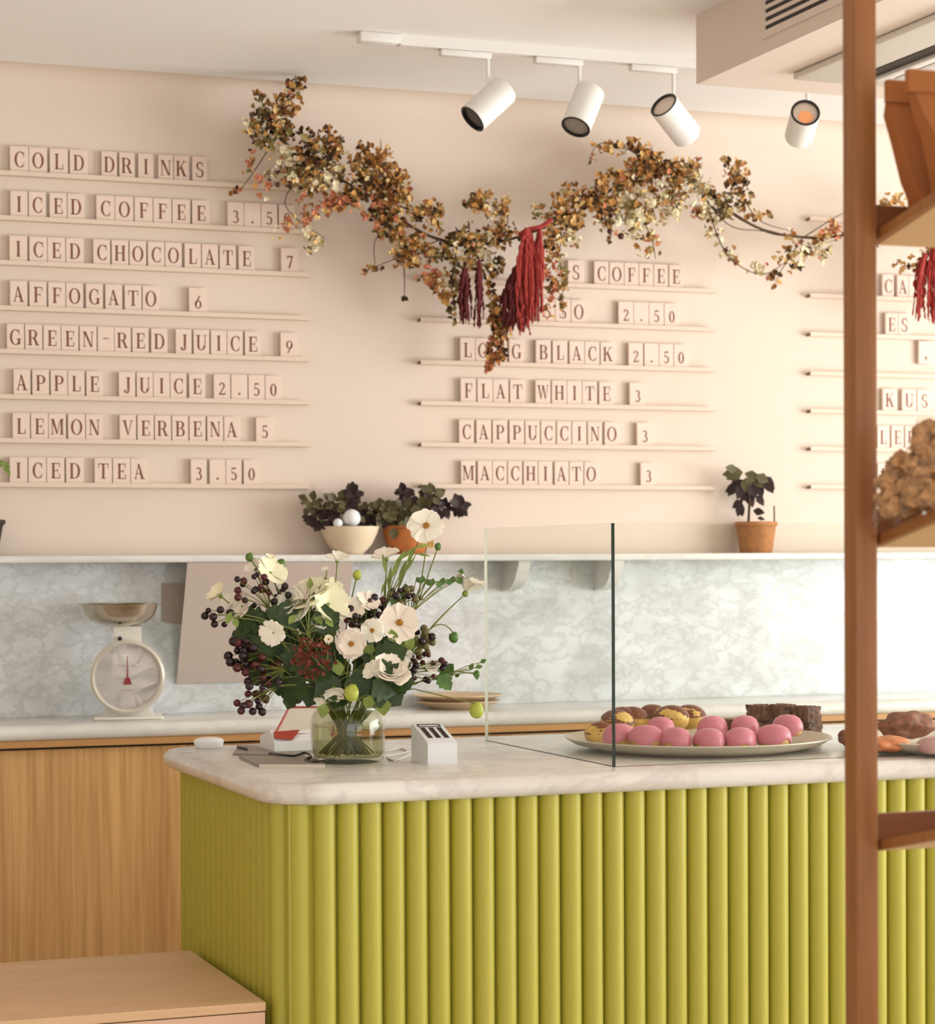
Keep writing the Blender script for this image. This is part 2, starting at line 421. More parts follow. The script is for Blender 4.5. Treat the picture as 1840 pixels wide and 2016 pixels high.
# ------------------------------------------------------------------ back counter, splashback and shelf
ZB = 0.94
cb = thing('back_cabinet', 'oak fronted back cabinet with a vertical grain below the rear marble worktop', 'cabinet', (2.0, 7.4, 0))
MB().box(-1.45, 7.5, 7.225, 7.575, 0, 0.858).build('body', M['oak'], cb)
MB().box(-1.45, 7.5, 7.19, 7.575, 0.868, 0.89).build('trim', M['oak_trim'], cb, label='thin oak strip under the worktop')
MB().box(-1.45, 7.5, 7.24, 7.575, 0.858, 0.868).build('shadow_gap', M['slot'], cb)
def bull(x0, x1, y0, y1, z0, z1, radii, n=7, seg=10):
    """rounded rectangle slab with a full bullnose edge; radii: (x0y0, x1y0, x1y1, x0y1)"""
    b = MB(); h = (z1 - z0) / 2; rings = []
    for k in range(n + 1):
        a = -pi / 2 + pi * k / n
        ins = h - h * cos(a); z = (z0 + z1) / 2 + h * sin(a)
        loop = []
        for (cx, cy, r, s0) in ((x0, y0, radii[0], pi), (x1, y0, radii[1], 1.5 * pi), (x1, y1, radii[2], 0), (x0, y1, radii[3], pi / 2)):
            sx = 1 if cx == x0 else -1; sy = 1 if cy == y0 else -1
            ox, oy = cx + sx * r, cy + sy * r
            for i in range(seg + 1):
                t = s0 + pi / 2 * i / seg
                loop.append((ox + (r - ins) * cos(t), oy + (r - ins) * sin(t), z))
        rings.append(loop)
    m_ = len(rings[0]); vs = [p for r in rings for p in r]; fs = []
    for k in range(n):
        for i in range(m_): fs.append((k * m_ + i, k * m_ + (i + 1) % m_, (k + 1) * m_ + (i + 1) % m_, (k + 1) * m_ + i))
    fs.append(tuple(range(m_ - 1, -1, -1))); fs.append(tuple(n * m_ + i for i in range(m_)))
    return b.add(vs, fs)
o = bull(-1.45, 7.5, 7.17, 7.575, ZB - 0.05, ZB, (.026, .026, .026, .026)).build('marble_worktop', M['marble_shelf'], loc=(2, 7.3, ZB))
tag(o, 'pale marble worktop running along the back wall under the splashback', 'worktop')
struct(MB().box(-1.48, 7.58, 7.56, 7.58, ZB, 1.456).build('trim_2', M['marble_splash']), 'grey veined marble splashback')
ZS = 1.48
sh = thing('marble_shelf', 'long narrow marble wall shelf carrying the potted plants', 'shelf', (2.0, 7.48, ZS))
MB().box(-1.45, 7.5, 7.38, 7.58, ZS - 0.025, ZS, bev=0.006).build('board', M['marble_shelf'], sh)
def corbel(x):
    pts = [(7.56, ZS - 0.025), (7.395, ZS - 0.025), (7.40, ZS - 0.045)] + [(7.415 + 0.115 * (1 - cos(a)) , ZS - 0.045 - 0.085 * sin(a)) for a in [pi / 2 * i / 7 for i in range(1, 8)]] + [(7.56, ZS - 0.135)]
    MB().prism(pts, 'x', x, x + 0.045).build('bracket', M['marble_shelf'], sh)
for px in (988, 1170): corbel(at(px, 1150, Y=7.56).x)

# letter menu -----------------------------------------------------------------
T, t_, sf, so = 0.17, 0.055, 0.045, 0.075
def Rr(x0, y0, x1, y1): return [(x0, y0), (x1, y0), (x1, y1), (x0, y1)]
def stem_(x): return [Rr(x, 0, x + T, 1), Rr(x - so, 0, x + T + so, sf), Rr(x - so, 1 - sf, x + T + so, 1)]
def ring(cx, cy, rx, ry, a0, a1, T_=T, tt=t_, n=16):
    out = []
    for i in range(n):
        a, b_ = radians(a0 + (a1 - a0) * i / n), radians(a0 + (a1 - a0) * (i + 1) / n)
        P = lambda q, k: (cx + (rx - k * T_) * cos(q), cy + (ry - k * tt) * sin(q))
        out.append([P(a, 0), P(b_, 0), P(b_, 1), P(a, 1)])
    return out
def glyph(c):
    th = t_
    G = {
    'A': lambda: [[(.31, 1), (.42, 1), (.76, 0), (.57, 0)], [(.34, .98), (.38, .9), (.14, 0), (.08, 0)], Rr(.2, .32, .62, .32 + th), Rr(0, 0, .24, sf), Rr(.48, 0, .84, sf)],
    'B': lambda: stem_(.08) + [Rr(.25, 1 - th, .42, 1), Rr(.25, .49, .46, .55), Rr(.25, 0, .42, th)] + ring(.42, .76, .26, .24, -90, 90) + ring(.42, .27, .31, .275, -90, 90),
    'C': lambda: ring(.44, .5, .42, .52, 48, 312) + [Rr(.68, .66, .73, .98), Rr(.68, .08, .72, .3)],
    'D': lambda: stem_(.08) + [Rr(.25, 1 - th, .4, 1), Rr(.25, 0, .4, th)] + ring(.4, .5, .4, .5, -90, 90),
    'E': lambda: stem_(.08) + [Rr(.25, 1 - th, .64, 1), Rr(.25, .48, .5, .48 + th), Rr(.25, 0, .66, th), Rr(.59, .72, .64, 1), Rr(.61, 0, .66, .3), Rr(.46, .38, .5, .64)],
    'F': lambda: stem_(.08) + [Rr(.25, 1 - th, .64, 1), Rr(.25, .48, .5, .48 + th), Rr(.59, .72, .64, 1), Rr(.46, .38, .5, .64)],
    'G': lambda: ring(.44, .5, .42, .52, 48, 312) + [Rr(.68, .66, .73, .98), Rr(.62, .04, .79, .42), Rr(.52, .42 - sf, .86, .42)],
    'H': lambda: stem_(.08) + stem_(.6) + [Rr(.25, .48, .6, .48 + th)],
    'I': lambda: stem_(.1),
    'J': lambda: [Rr(.28, .18, .28 + T, 1), Rr(.2, 1 - sf, .53, 1)] + ring(.23, .16, .22, .22, 180, 360),
    'K': lambda: stem_(.08) + [[(.25, .4), (.25, .5), (.62, 1), (.69, 1)], [(.33, .54), (.45, .68), (.8, 0), (.6, 0)], Rr(.52, 1 - sf, .82, 1), Rr(.52, 0, .88, sf)],
    'L': lambda: stem_(.08) + [Rr(.25, 0, .64, th), Rr(.59, 0, .64, .33)],
    'M': lambda: [Rr(.1, 0, .1 + th, 1), Rr(0, 0, .27, sf), [(.06, 1), (.25, 1), (.52, .1), (.44, 0)], [(.44, 0), (.52, .1), (.8, 1), (.74, 1)], Rr(.76, 0, .92, 1), Rr(.68, 0, 1, sf), Rr(0, 1 - sf, .2, 1), Rr(.78, 1 - sf, 1, 1)],
    'N': lambda: [Rr(.1, 0, .1 + th, 1), [(.06, 1), (.25, 1), (.74, 0), (.6, 0)], Rr(.68, 0, .68 + th, 1), Rr(0, 0, .26, sf), Rr(.58, 1 - sf, .84, 1), Rr(0, 1 - sf, .2, 1)],
    'O': lambda: ring(.44, .5, .43, .52, 0, 360, n=28),
    'P': lambda: stem_(.08) + [Rr(.25, 1 - th, .4, 1), Rr(.25, .44, .4, .44 + th)] + ring(.4, .72, .31, .28, -90, 90),
    'R': lambda: stem_(.08) + [Rr(.25, 1 - th, .4, 1), Rr(.25, .46, .42, .46 + th), [(.38, .5), (.55, .5), (.8, 0), (.61, 0)], Rr(.58, 0, .87, sf)] + ring(.4, .73, .3, .27, -90, 90),
    'S': lambda: ring(.36, .74, .27, .28, 40, 270, T * .85, .07) + ring(.36, .265, .3, .285, -140, 90, T * .85, .07) + [Rr(.55, .7, .6, .98), Rr(.07, .02, .12, .3)],
    'T': lambda: [Rr(.34, 0, .34 + T, 1), Rr(.04, 1 - th, .81, 1), Rr(.04, .7, .09, 1), Rr(.76, .7, .81, 1), Rr(.22, 0, .63, sf)],
    'U': lambda: [Rr(.1, .3, .1 + T, 1), Rr(.69, .3, .69 + th, 1), Rr(0, 1 - sf, .37, 1), Rr(.58, 1 - sf, .86, 1)] + ring(.42, .31, .325, .325, 180, 360),
    'V': lambda: [[(.06, 1), (.25, 1), (.47, .05), (.4, 0)], [(.4, 0), (.46, .05), (.74, 1), (.68, 1)], Rr(0, 1 - sf, .32, 1), Rr(.58, 1 - sf, .84, 1)],
    'W': lambda: [[(.05, 1), (.21, 1), (.37, .05), (.3, 0)], [(.3, 0), (.36, .05), (.54, 1), (.49, 1)], [(.43, 1), (.59, 1), (.76, .05), (.69, 0)], [(.69, 0), (.75, .05), (.95, 1), (.9, 1)], Rr(0, 1 - sf, .3, 1), Rr(.82, 1 - sf, 1.04, 1)],
    '0': lambda: ring(.34, .46, .3, .47, 0, 360, n=28),
    '2': lambda: ring(.32, .66, .27, .28, -10, 165, T * .9, .07) + [[(.42, .6), (.59, .64), (.2, .1), (.06, .04)], Rr(.06, 0, .6, .11), Rr(.55, 0, .6, .26)],
    '3': lambda: ring(.28, .7, .25, .24, -90, 150, T * .9, .07) + ring(.28, .25, .3, .28, -150, 90, T * .9, .07),
    '5': lambda: [Rr(.12, .5, .17, .94), Rr(.12, .83, .52, .94)] + ring(.28, .29, .3, .31, -145, 130, T * .9, .07),
    '6': lambda: ring(.34, .3, .3, .32, 0, 360, T * .9, .06) + [[(.04, .32), (.2, .36), (.54, .95), (.42, .95)]],
    '7': lambda: [Rr(.06, .83, .6, .94), [(.48, .86), (.6, .9), (.34, 0), (.18, 0)], Rr(.06, .68, .1, .94)],
    '9': lambda: ring(.34, .62, .3, .32, 0, 360, T * .9, .06) + [[(.64, .6), (.48, .56), (.14, -.02), (.26, -.02)]],
    '.': lambda: ring(.1, .1, .1, .1, 0, 360, .1, .1, 12),
    '-': lambda: [Rr(0, .55, .42, .62)],
    ',': lambda: ring(.1, .1, .1, .1, 0, 360, .1, .1, 12) + [[(.1, .1), (.2, .1), (.1, -.14), (.04, -.12)]],
    "'": lambda: [[(.0, 1), (.14, 1), (.09, .68), (.05, .68)]],
    }
    return G[c]()
ORD = ['first', 'second', 'third', 'fourth', 'fifth', 'sixth', 'seventh', 'eighth', 'ninth', 'tenth']
TW, TH, TT = 0.0638, 0.089, 0.014
def tile(ch, px, z, where, capsize=0.0515, dz=0.0, group='menu letter tiles', TW=TW):
    yb = YB - 0.006
    x = at(px, 600, Y=yb - TT).x
    z0 = z - TH / 2
    th = thing('letter_tile', where, 'letter tile', (x, yb - TT / 2, z0), group)
    MB().box(x - TW / 2, x + TW / 2, yb - TT, yb, z0, z0 + TH, bev=0.0012, seg=1).build('tile', M['tile'], th)
    polys = glyph(ch)
    xs = [p[0] for q in polys for p in q]; cx = (min(xs) + max(xs)) / 2
    b = MB(); k = capsize
    for q in polys:
        b.add([(x + (p[0] - cx) * k * 0.86, yb - TT - 0.0005, z - capsize / 2 + dz + p[1] * k) for p in q], [tuple(range(len(q)))])
    b.build('letter', M['ink'], th, smooth=False)
def row(words, z, item, dzprice=-0.004):
    """words: list of (text, [pixel x of each character])"""
    allx = [p for _, q in words for p in q]
    for wd, xs in words:
        price = wd[0].isdigit()
        gaps = [abs(p - q) for p in allx for q in xs if 0 < abs(p - q) < 60]
        ppm = abs(at(xs[0] + 10, 600, Y=YB - .02).x - at(xs[0], 600, Y=YB - .02).x) / 10
        tw = min([TW] + [g * ppm - .0012 for g in gaps])
        for i, (c, px) in enumerate(zip(wd, xs)):
            if price:
                lab = f'pale tile reading {c}, {ORD[i]} tile of price {wd} in the {item} row' if len(wd) > 1 else f'pale price tile reading {c} at the end of the {item} row'
                if c == '.': lab = f'pale price tile with a dot, in price {wd} of the {item} row'
                tile(c, px, z, lab, 0.0455, dzprice, TW=tw)
            elif c == '-': tile(c, px, z, f'pale tile with a dash between GREEN and RED in the {item} row', TW=tw)
            elif len(wd) == 1: tile(c, px, z, f'pale tile printed {c} beside the {item}' if item != 'COFFEE heading' else 'pale tile printed S just before the word COFFEE', TW=tw)
            else: tile(c, px, z, f'pale tile printed {c}, {ORD[i]} tile of word {wd} in the {item} row', TW=tw)
def lin(a, b, n): return [a + (b - a) * i / (n - 1) for i in range(n)]
zl = [at(40, y, Y=YB - 0.02).z for y in (314, 402, 490, 579, 664, 753, 839, 926)]
row([('COLD', [40, 77, 118, 157]), ('DRINKS', [217, 252, 289, 328, 359, 395])], zl[0], 'COLD DRINKS')
row([('ICED', [39, 75, 116, 151]), ('COFFEE', [209, 246, 284, 321, 358, 397]), ('3.50', [465, 498, 531, 566])], zl[1], 'ICED COFFEE')
row([('ICED', [37, 76, 112, 148]), ('CHOCOLATE', [201, 237, 272, 308, 342, 380, 414, 449, 486]), ('7', [571])], zl[2], 'ICED CHOCOLATE')
row([('AFFOGATO', [37, 75, 112, 147, 186, 224, 262, 297]), ('6', [390])], zl[3], 'AFFOGATO')
row([('GREEN', [30, 66, 102, 137, 173]), ('-', [208]), ('RED', [241, 276, 313]), ('JUICE', [361, 396, 430, 462, 497]), ('9', [569])], zl[4], 'GREEN-RED JUICE')
row([('APPLE', [42, 79, 115, 149, 185]), ('JUICE', [249, 284, 317, 350, 387]), ('2.50', [436, 470, 504, 537])], zl[5], 'APPLE JUICE')
row([('LEMON', [40, 76, 111, 149, 184]), ('VERBENA', [250, 285, 319, 353, 387, 422, 455]), ('5', [520])], zl[6], 'LEMON VERBENA')
row([('ICED', [34, 71, 107, 145]), ('TEA', [201, 237, 272]), ('3.50', [389, 426, 458, 493])], zl[7], 'ICED TEA')
zm = [at(px, y, Y=YB - 0.02).z for px, y in ((1240, 541), (1139, 614), (920, 689), (921, 769), (917, 850), (920, 931))]
row([('S', [1134]), ('COFFEE', [1184, 1214, 1243, 1272, 1301, 1331])], zm[0], 'COFFEE heading')
row([('SSO', [1077, 1108, 1139]), ('2.50', [1232, 1262, 1292, 1322])], zm[1], 'half hidden SSO')
row([('LONG', [920, 950, 983, 1016]), ('BLACK', [1069, 1102, 1135, 1165, 1196]), ('2.50', [1251, 1282, 1311, 1340])], zm[2], 'LONG BLACK')
row([('FLAT', [921, 954, 985, 1018]), ('WHITE', [1068, 1100, 1130, 1160, 1193]), ('3', [1254])], zm[3], 'FLAT WHITE')
row([('CAPPUCCINO', [917, 951, 983, 1016, 1047, 1078, 1109, 1139, 1170, 1203]), ('3', [1268])], zm[4], 'CAPPUCCINO')
row([('MACCHIATO', [920, 953, 982, 1012, 1043, 1072, 1104, 1133, 1162]), ('3', [1275])], zm[5], 'MACCHIATO')
zr = [at(1760, y, Y=YB - 0.02).z for y in (564, 639, 715, 788, 861, 935)]
row([('CA', [1748, 1777]), ("'", [1800])], zr[0], 'post side CA')
row([('ES', [1755, 1780])], zr[1], 'post side ES')
row([(',', [1822])], zr[2] + 0.045, 'the comma by the post')
row([('K', [1751]), ('US', [1789, 1819])], zr[3], 'post side K US')
row([('LEBR', [1738, 1766, 1793, 1818])], zr[4], 'post side LEBR')
row([('P', [1741])], zr[5], 'lone P by the granola bag')
def rail(px0, px1, ztile, label):
    x0, x1 = at(px0, 700, Y=YB - 0.02).x, at(px1, 700, Y=YB - 0.02).x
    z = ztile - TH / 2
    b = MB()
    b.prism([(YB - 0.032, z + 0.004), (YB - 0.032, z - 0.011), (YB, z - 0.011), (YB, z), (YB - 0.028, z), (YB - 0.028, z + 0.004)], 'x', x0, x1)
    o = b.build('menu_rail', [M['rail'], M['rail_end_shade']], loc=(x0, YB, z), smooth=False)
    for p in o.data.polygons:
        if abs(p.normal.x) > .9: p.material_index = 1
    tag(o, label, 'ledge', 'narrow ledges holding the menu letters')
names = ['COLD DRINKS', 'ICED COFFEE', 'ICED CHOCOLATE', 'AFFOGATO', 'GREEN-RED JUICE', 'APPLE JUICE', 'LEMON VERBENA', 'ICED TEA']
for z, n in zip(zl, names): rail(-260, 609, z, f'narrow peach ledge under the {n} letters on the back wall')
for z, n in zip(zm, ['COFFEE heading', 'half hidden SSO', 'LONG BLACK', 'FLAT WHITE', 'CAPPUCCINO', 'MACCHIATO']): rail(826, 1408, z, f'narrow pale ledge under the {n} letters on the back wall')
for z, n in zip([at(1760, 415, Y=YB - .02).z] + zr, ['garland, topmost ledge right of the wooden post', 'CA lettering', 'ES lettering', 'lone comma', 'K US lettering', 'LEBR lettering', 'lone P']):
    rail(1592, 2120, z, f'narrow pale ledge under the {n}' + ('' if 'ledge' in n else ' behind the wooden post'))

# ------------------------------------------------------------------ fluted counter
CX, CY, CB_, ZT = 1.372, 4.925, 5.93, 0.95
def flutes(side):
    pitch = 0.0557; R = pitch / 2; rc = 0.075; pts = []
    fx, fy = CX + R, CY + R        # centre line of the flutes
    L1 = CB_ - (fy + rc); L2 = rc * pi / 2; L3 = 4.5 - (fx + rc)
    def P(s):
        if s < L1: return V((fx, CB_ - s)), V((-1, 0)), V((0, -1))
        if s < L1 + L2:
            a = (s - L1) / rc
            return V((fx + rc - rc * cos(a), fy + rc - rc * sin(a))), V((-cos(a), -sin(a))), V((sin(a), -cos(a)))
        s -= L1 + L2
        return V((fx + rc + s, fy)), V((0, -1)), V((1, 0))
    n_side = int(round((L1 + L2 * 0.5) / pitch)); total = int((L1 + L2 + L3) / pitch)
    rng = range(0, n_side) if side else range(n_side, total)
    for i in rng:
        c, nn, tt = P((i + 0.5) * pitch)
        for k in range(0, 13):
            a = pi - pi * k / 12
            pts.append(c + nn * (R * 1.0 * sin(a)) + tt * (R * 0.95 * cos(a)))
    last = P((rng[-1] + 1) * pitch)[0]
    return pts, rng
ct = thing('service_counter', 'lime green fluted service counter below the white marble top', 'counter', (2.8, 5.4, 0))
for side in (True, False):
    pts, rng = flutes(side)
    b = MB(); n = len(pts); z0, z1 = 0.06, 0.9005
    b.add([(p.x, p.y, z0) for p in pts] + [(p.x, p.y, z1) for p in pts], [(i, i + 1, n + i + 1, n + i) for i in range(n - 1)])
    b.build('side_flutes' if side else 'front_flutes', M['lime'], ct, angle=60)
MB().box(CX + 0.03, 4.5, CY + 0.03, CB_, 0.0, 0.9).build('carcass', M['lime'], ct)
o = bull(CX - 0.03, 4.56, CY - 0.025, 6.08, ZT - 0.05, ZT, (.15, .03, .03, .12)).build('marble_countertop', M['marble_top'], loc=(2.8, 5.4, ZT))
tag(o, 'white marble countertop with rounded corners on the lime green counter', 'countertop')

# bench
bn = thing('wooden_bench', 'light plywood bench against the left end of the green counter', 'bench', (0.4, 5.3, 0))
MB().box(-1.2, 1.352, 4.975, 5.712, 0.429, 0.45, bev=0.0015, seg=1).build('top', M['bench'], bn)
MB().box(-1.2, 1.350, 4.976, 5.0, 0.08, 0.4265).build('front_panel', M['bench_edge'], bn)
MB().box(-1.18, 1.34, 5.0, 5.70, 0.0, 0.4285).build('body', M['bench'], bn)

# glass sneeze guard
GX, GY = 2.248, 5.03
gs = thing('glass_screen', 'clear glass sneeze guard with a dark green edge standing on the marble counter', 'glass screen', (GX, GY, ZT))
def pane(name, x0, x1, y0, y1, z0, z1, edges):
    b = MB(); b.box(x0, x1, y0, y1, z0, z1)
    o = b.build(name, [M['glass'], M['glass_edge'], M['glass_rim']], gs, smooth=False)
    for p in o.data.polygons:
        n = p.normal
        for ax, sgn, mi in edges:
            if n[ax] * sgn > 0.9: p.material_index = mi
pane('side_pane', GX, GX + 0.009, GY + 0.011, 5.915, ZT, 1.546, ((2, 1, 2), (1, 1, 2), (1, -1, 1), (2, -1, 2)))
pane('front_pane', GX, 4.4, GY, GY + 0.011, ZT, 1.546, ((2, 1, 2), (0, -1, 1), (0, 1, 1), (2, -1, 2)))

# ------------------------------------------------------------------ track lighting
YT = 6.735
xa, xb = at(785, 90, Y=YT).x, 4.9
o = MB().box(xa, xb, YT - 0.018, YT + 0.018, ZC - 0.034, ZC).build('lighting_track', M['white_metal'], loc=(xa, YT, ZC))
tr = tag(o, 'white lighting track running along the ceiling above the garland', 'lighting track')
x0 = at(705, 75, Y=YT).x
MB().box(x0, xa, YT - 0.024, YT + 0.024, ZC - 0.032, ZC, bev=0.006).build('feed_box', M['white_metal'], tr, label='white feed box at the end of the track')
def spot(px, hx, hy, dirpx, toward, label, lens, px0, L=0.155, rad=0.049, hang=0.0):
    """px: pixel x of stem; (hx,hy) pixel of the lens centre; dirpx: pixel direction of the beam; toward: sine towards camera"""
    xs = at(px, 130, Y=YT).x
    xs0 = at(px0, 130, Y=YT).x
    u = V((dirpx[0], dirpx[1])).normalized()
    d = (RIGHT * u.x - UP * u.y) * sqrt(1 - toward ** 2) + TOWARD * toward
    face = at(hx, hy, Y=YT + d.y * L * 0.78)
    th = thing('track_spotlight', label, 'spotlight', (xs, YT, ZC - 0.034), 'spotlights on the ceiling track')
    z1 = ZC - 0.0345
    MB().box(xs0, xs + 0.008, YT - 0.016, YT + 0.016, z1 - 0.02, z1, bev=0.003).build('adapter', M['white_metal'], th)
    back = face - d * L
    fr = frame(d)
    c = back + d * (L * 0.22)
    pv = V((xs, YT, z1 - 0.02)); e = V((xs, YT, c.z))
    MB().tube([pv, V((xs, YT, (z1 - 0.02 + c.z) / 2)), e + (c - e) * 0.15, c], 0.0065, 8).build('stem', M['white_metal'], th)
    hs = MB().lathe([(0, 0), (rad * 0.9, 0), (rad, 0.006), (rad, L), (rad * 0.93, L), (rad * 0.9, L - 0.016), (0, L - 0.016)], back, 36, fr); hs = hs.build('housing', M['white_metal'], th)
    MB().lathe([(rad * 0.84, L - 0.0155), (rad * 0.84, L + 0.0015), (rad * 0.985, L + 0.0015), (rad * 0.985, L + 0.0003)], back, 36, fr, caps=False).build('bezel', M['black'], hs, label='black front ring')
    ln = MB().lathe([(0, L - 0.008), (rad * 0.6, L - 0.0075), (rad * 0.84, L - 0.006)], back, 36, fr).build('lens', lens, hs)
    return hs, back, fr, L, rad
spot(960, 930, 234, (-66, 66), 0.30, 'white track spotlight farthest left, tilted down with a black lens', M['dark_lens'], 866)
spot(1140, 1133, 250, (-32, 82), 0.42, 'white track spotlight second from the left, pointing down with a grey lens', M['grey_lens'], 1052)
spot(1325, 1306, 207, (-62, -58), 0.62, 'white track spotlight third along, turned up towards the left by the soffit corner', M['beige_lens'], 1240)
h4 = spot(1588, 1585, 222, (0, -1), 0.95, 'white track spotlight with an orange glow in its lens, next to the wooden post', M['beige_lens'], 1500)
b = MB().lathe([(0, h4[3] - 0.0048), (0.014, h4[3] - 0.0045), (0.024, h4[3] - 0.0052)], h4[1] - (UP - (h4[2] @ V((0, 0, 1))) * UP.dot(h4[2] @ V((0, 0, 1)))).normalized() * 0.013, 20, h4[2])
b.build('led', M['led'], h4[0], label='glowing orange light chip')

# ------------------------------------------------------------------ garland of dried flowers
YG = 7.36
PPM = FPX / 7.75
gl = thing('dried_flower_garland', 'sagging garland of dried rust, amber and cream flowers with red tassels across the menu wall', 'garland', at(1000, 470, Y=YG))
def G3(px, py, dy=0.0): return at(px, py, Y=YG + dy)
def spline(pts, n=6):
    out = []
    P = [pts[0]] + pts + [pts[-1]]
    for i in range(1, len(P) - 2):
        for k in range(n):
            t = k / n
            a, b_, c, d = P[i - 1], P[i], P[i + 1], P[i + 2]
            out.append(tuple(0.5 * ((2 * b_[j]) + (-a[j] + c[j]) * t + (2 * a[j] - 5 * b_[j] + 4 * c[j] - d[j]) * t * t + (-a[j] + 3 * b_[j] - 3 * c[j] + d[j]) * t ** 3) for j in range(len(b_))))
    out.append(pts[-1]); return out
main = spline([(585, 150), (556, 215), (545, 265), (620, 320), (690, 365), (750, 400), (800, 440), (860, 470), (930, 482), (1000, 472), (1060, 452), (1130, 425), (1200, 375), (1280, 345), (1360, 352), (1420, 405), (1500, 452), (1580, 467), (1655, 464), (1760, 440), (1850, 470), (1960, 480)])
n = len(main)
MB().tube([G3(x, y, (0.16 if i < 3 else 0.02)) for i, (x, y) in enumerate(main)], [0.004 + 0.002 * random.random() for _ in main], 6).build('main_branch', M['branch'], gl, label='dark woody main branch')
tw = [[(1360, 352), (1430, 440), (1500, 455), (1580, 468)], [(1300, 340), (1230, 290), (1180, 283), (1160, 312)], [(1420, 405), (1450, 350), (1430, 318)], [(1440, 345), (1490, 430), (1560, 455)],
      [(790, 440), (740, 470), (738, 520)], [(870, 470), (800, 500), (715, 535)], [(545, 265), (505, 330), (465, 385)], [(545, 265), (515, 200), (505, 175)], [(620, 320), (560, 400), (640, 470)],
      [(690, 365), (745, 300), (748, 275)], [(1390, 400), (1430, 500), (1500, 540), (1570, 500), (1650, 470)], [(960, 480), (1000, 430), (930, 385)], [(1090, 440), (1105, 540), (1108, 620)], [(900, 480), (890, 560), (898, 620)],
      [(1580, 468), (1545, 520), (1525, 555)], [(1580, 468), (1640, 430), (1660, 420)], [(760, 400), (850, 420), (862, 400)], [(795, 520), (796, 560), (796, 590)], [(1210, 390), (1190, 430), (1205, 465)], [(1250, 400), (1282, 470), (1290, 510)]]
for q in tw:
    sp = spline(q, 5)
    MB().tube([G3(x, y, -0.01) for x, y in sp], [0.0026 * (1 - 0.6 * i / len(sp)) for i in range(len(sp))], 5).build('twig', M['branch'], gl)
PAL = [M['g_rust'], M['g_amber'], M['g_gold'], M['g_dark'], M['g_olive'], M['g_cream'], M['g_coral']]
MIX = {'dark': (2, 1.5, .5, 5, 3, .3, .3), 'amber': (3, 4.5, 2.5, 1.6, .8, .3, .6), 'brown': (4, 2.5, .8, 3, 1, .1, .2), 'cream': (.3, .6, 1.3, .5, 1.2, 6, .1),
       'mix': (1.3, 1.6, 1.6, 1.2, 2, 2.6, .3), 'coral': (1, .8, .5, .4, .3, .4, 5), 'rusty': (4, 2, .5, 1.5, .2, 0, 3), 'olive': (.6, .5, .8, 2, 5, 1.5, 0), 'pink': (1, .8, .6, .5, .5, .3, 3), 'gold': (1.2, 3, 4, .6, .6, 1, .3)}
def floret(b, c, r, mi):
    ax = V((random.gauss(0, 1), random.gauss(-0.6, 1), random.gauss(0, 1))).normalized()
    fr = frame(ax); k = random.choice((3, 4, 5)); a0 = random.random() * 6.28
    for i in range(k):
        a = a0 + 2 * pi * i / k
        d = fr @ V((cos(a), sin(a), random.uniform(0.1, 0.9)))
        b.blade(c, d, ax, r * random.uniform(0.8, 1.3), r * random.uniform(0.45, 0.7), [(0, 0.25), (0.55, 1), (1, 0.3)], bend=random.uniform(-.2, .5), mi=mi, cols=(-1, 1))
def cluster(px, py, rx, ry, mix, dens=1.0, fr=0.0108, rot=0):
    area_ = pi * rx * ry; nn = max(5, int(area_ / 40 * dens ** 1.15)); b = MB(); wts = MIX[mix]
    depth = max(0.025, min(0.06, 0.8 * (rx + ry) / 2 / PPM))
    subs = [(random.gauss(0, .45), random.gauss(0, .45)) for _ in range(max(3, nn // 9))]
    for i in range(nn):
        while True:
            if random.random() < 0.6:
                s = random.choice(subs); u, v_ = s[0] + random.gauss(0, .16), s[1] + random.gauss(0, .16)
            else: u, v_ = random.gauss(0, .55), random.gauss(0, .55)
            if u * u + v_ * v_ < 1.1: break
        uu = u * cos(rot) - v_ * sin(rot) * ry / rx; vv = u * sin(rot) * rx / ry + v_ * cos(rot)
        p = G3(px + u * rx, py + v_ * ry, random.gauss(0, 0.45) * depth)
        floret(b, p, fr * random.uniform(0.65, 1.35), random.choices(range(7), wts)[0])
    nm = {'cream': 'cream_blossom_cluster', 'olive': 'seed_head_cluster', 'coral': 'coral_blossom_cluster', 'pink': 'coral_blossom_cluster', 'dark': 'dark_leaf_cluster'}.get(mix, 'rust_blossom_cluster')
    o = b.build(nm, PAL, gl, smooth=False, kind='stuff')
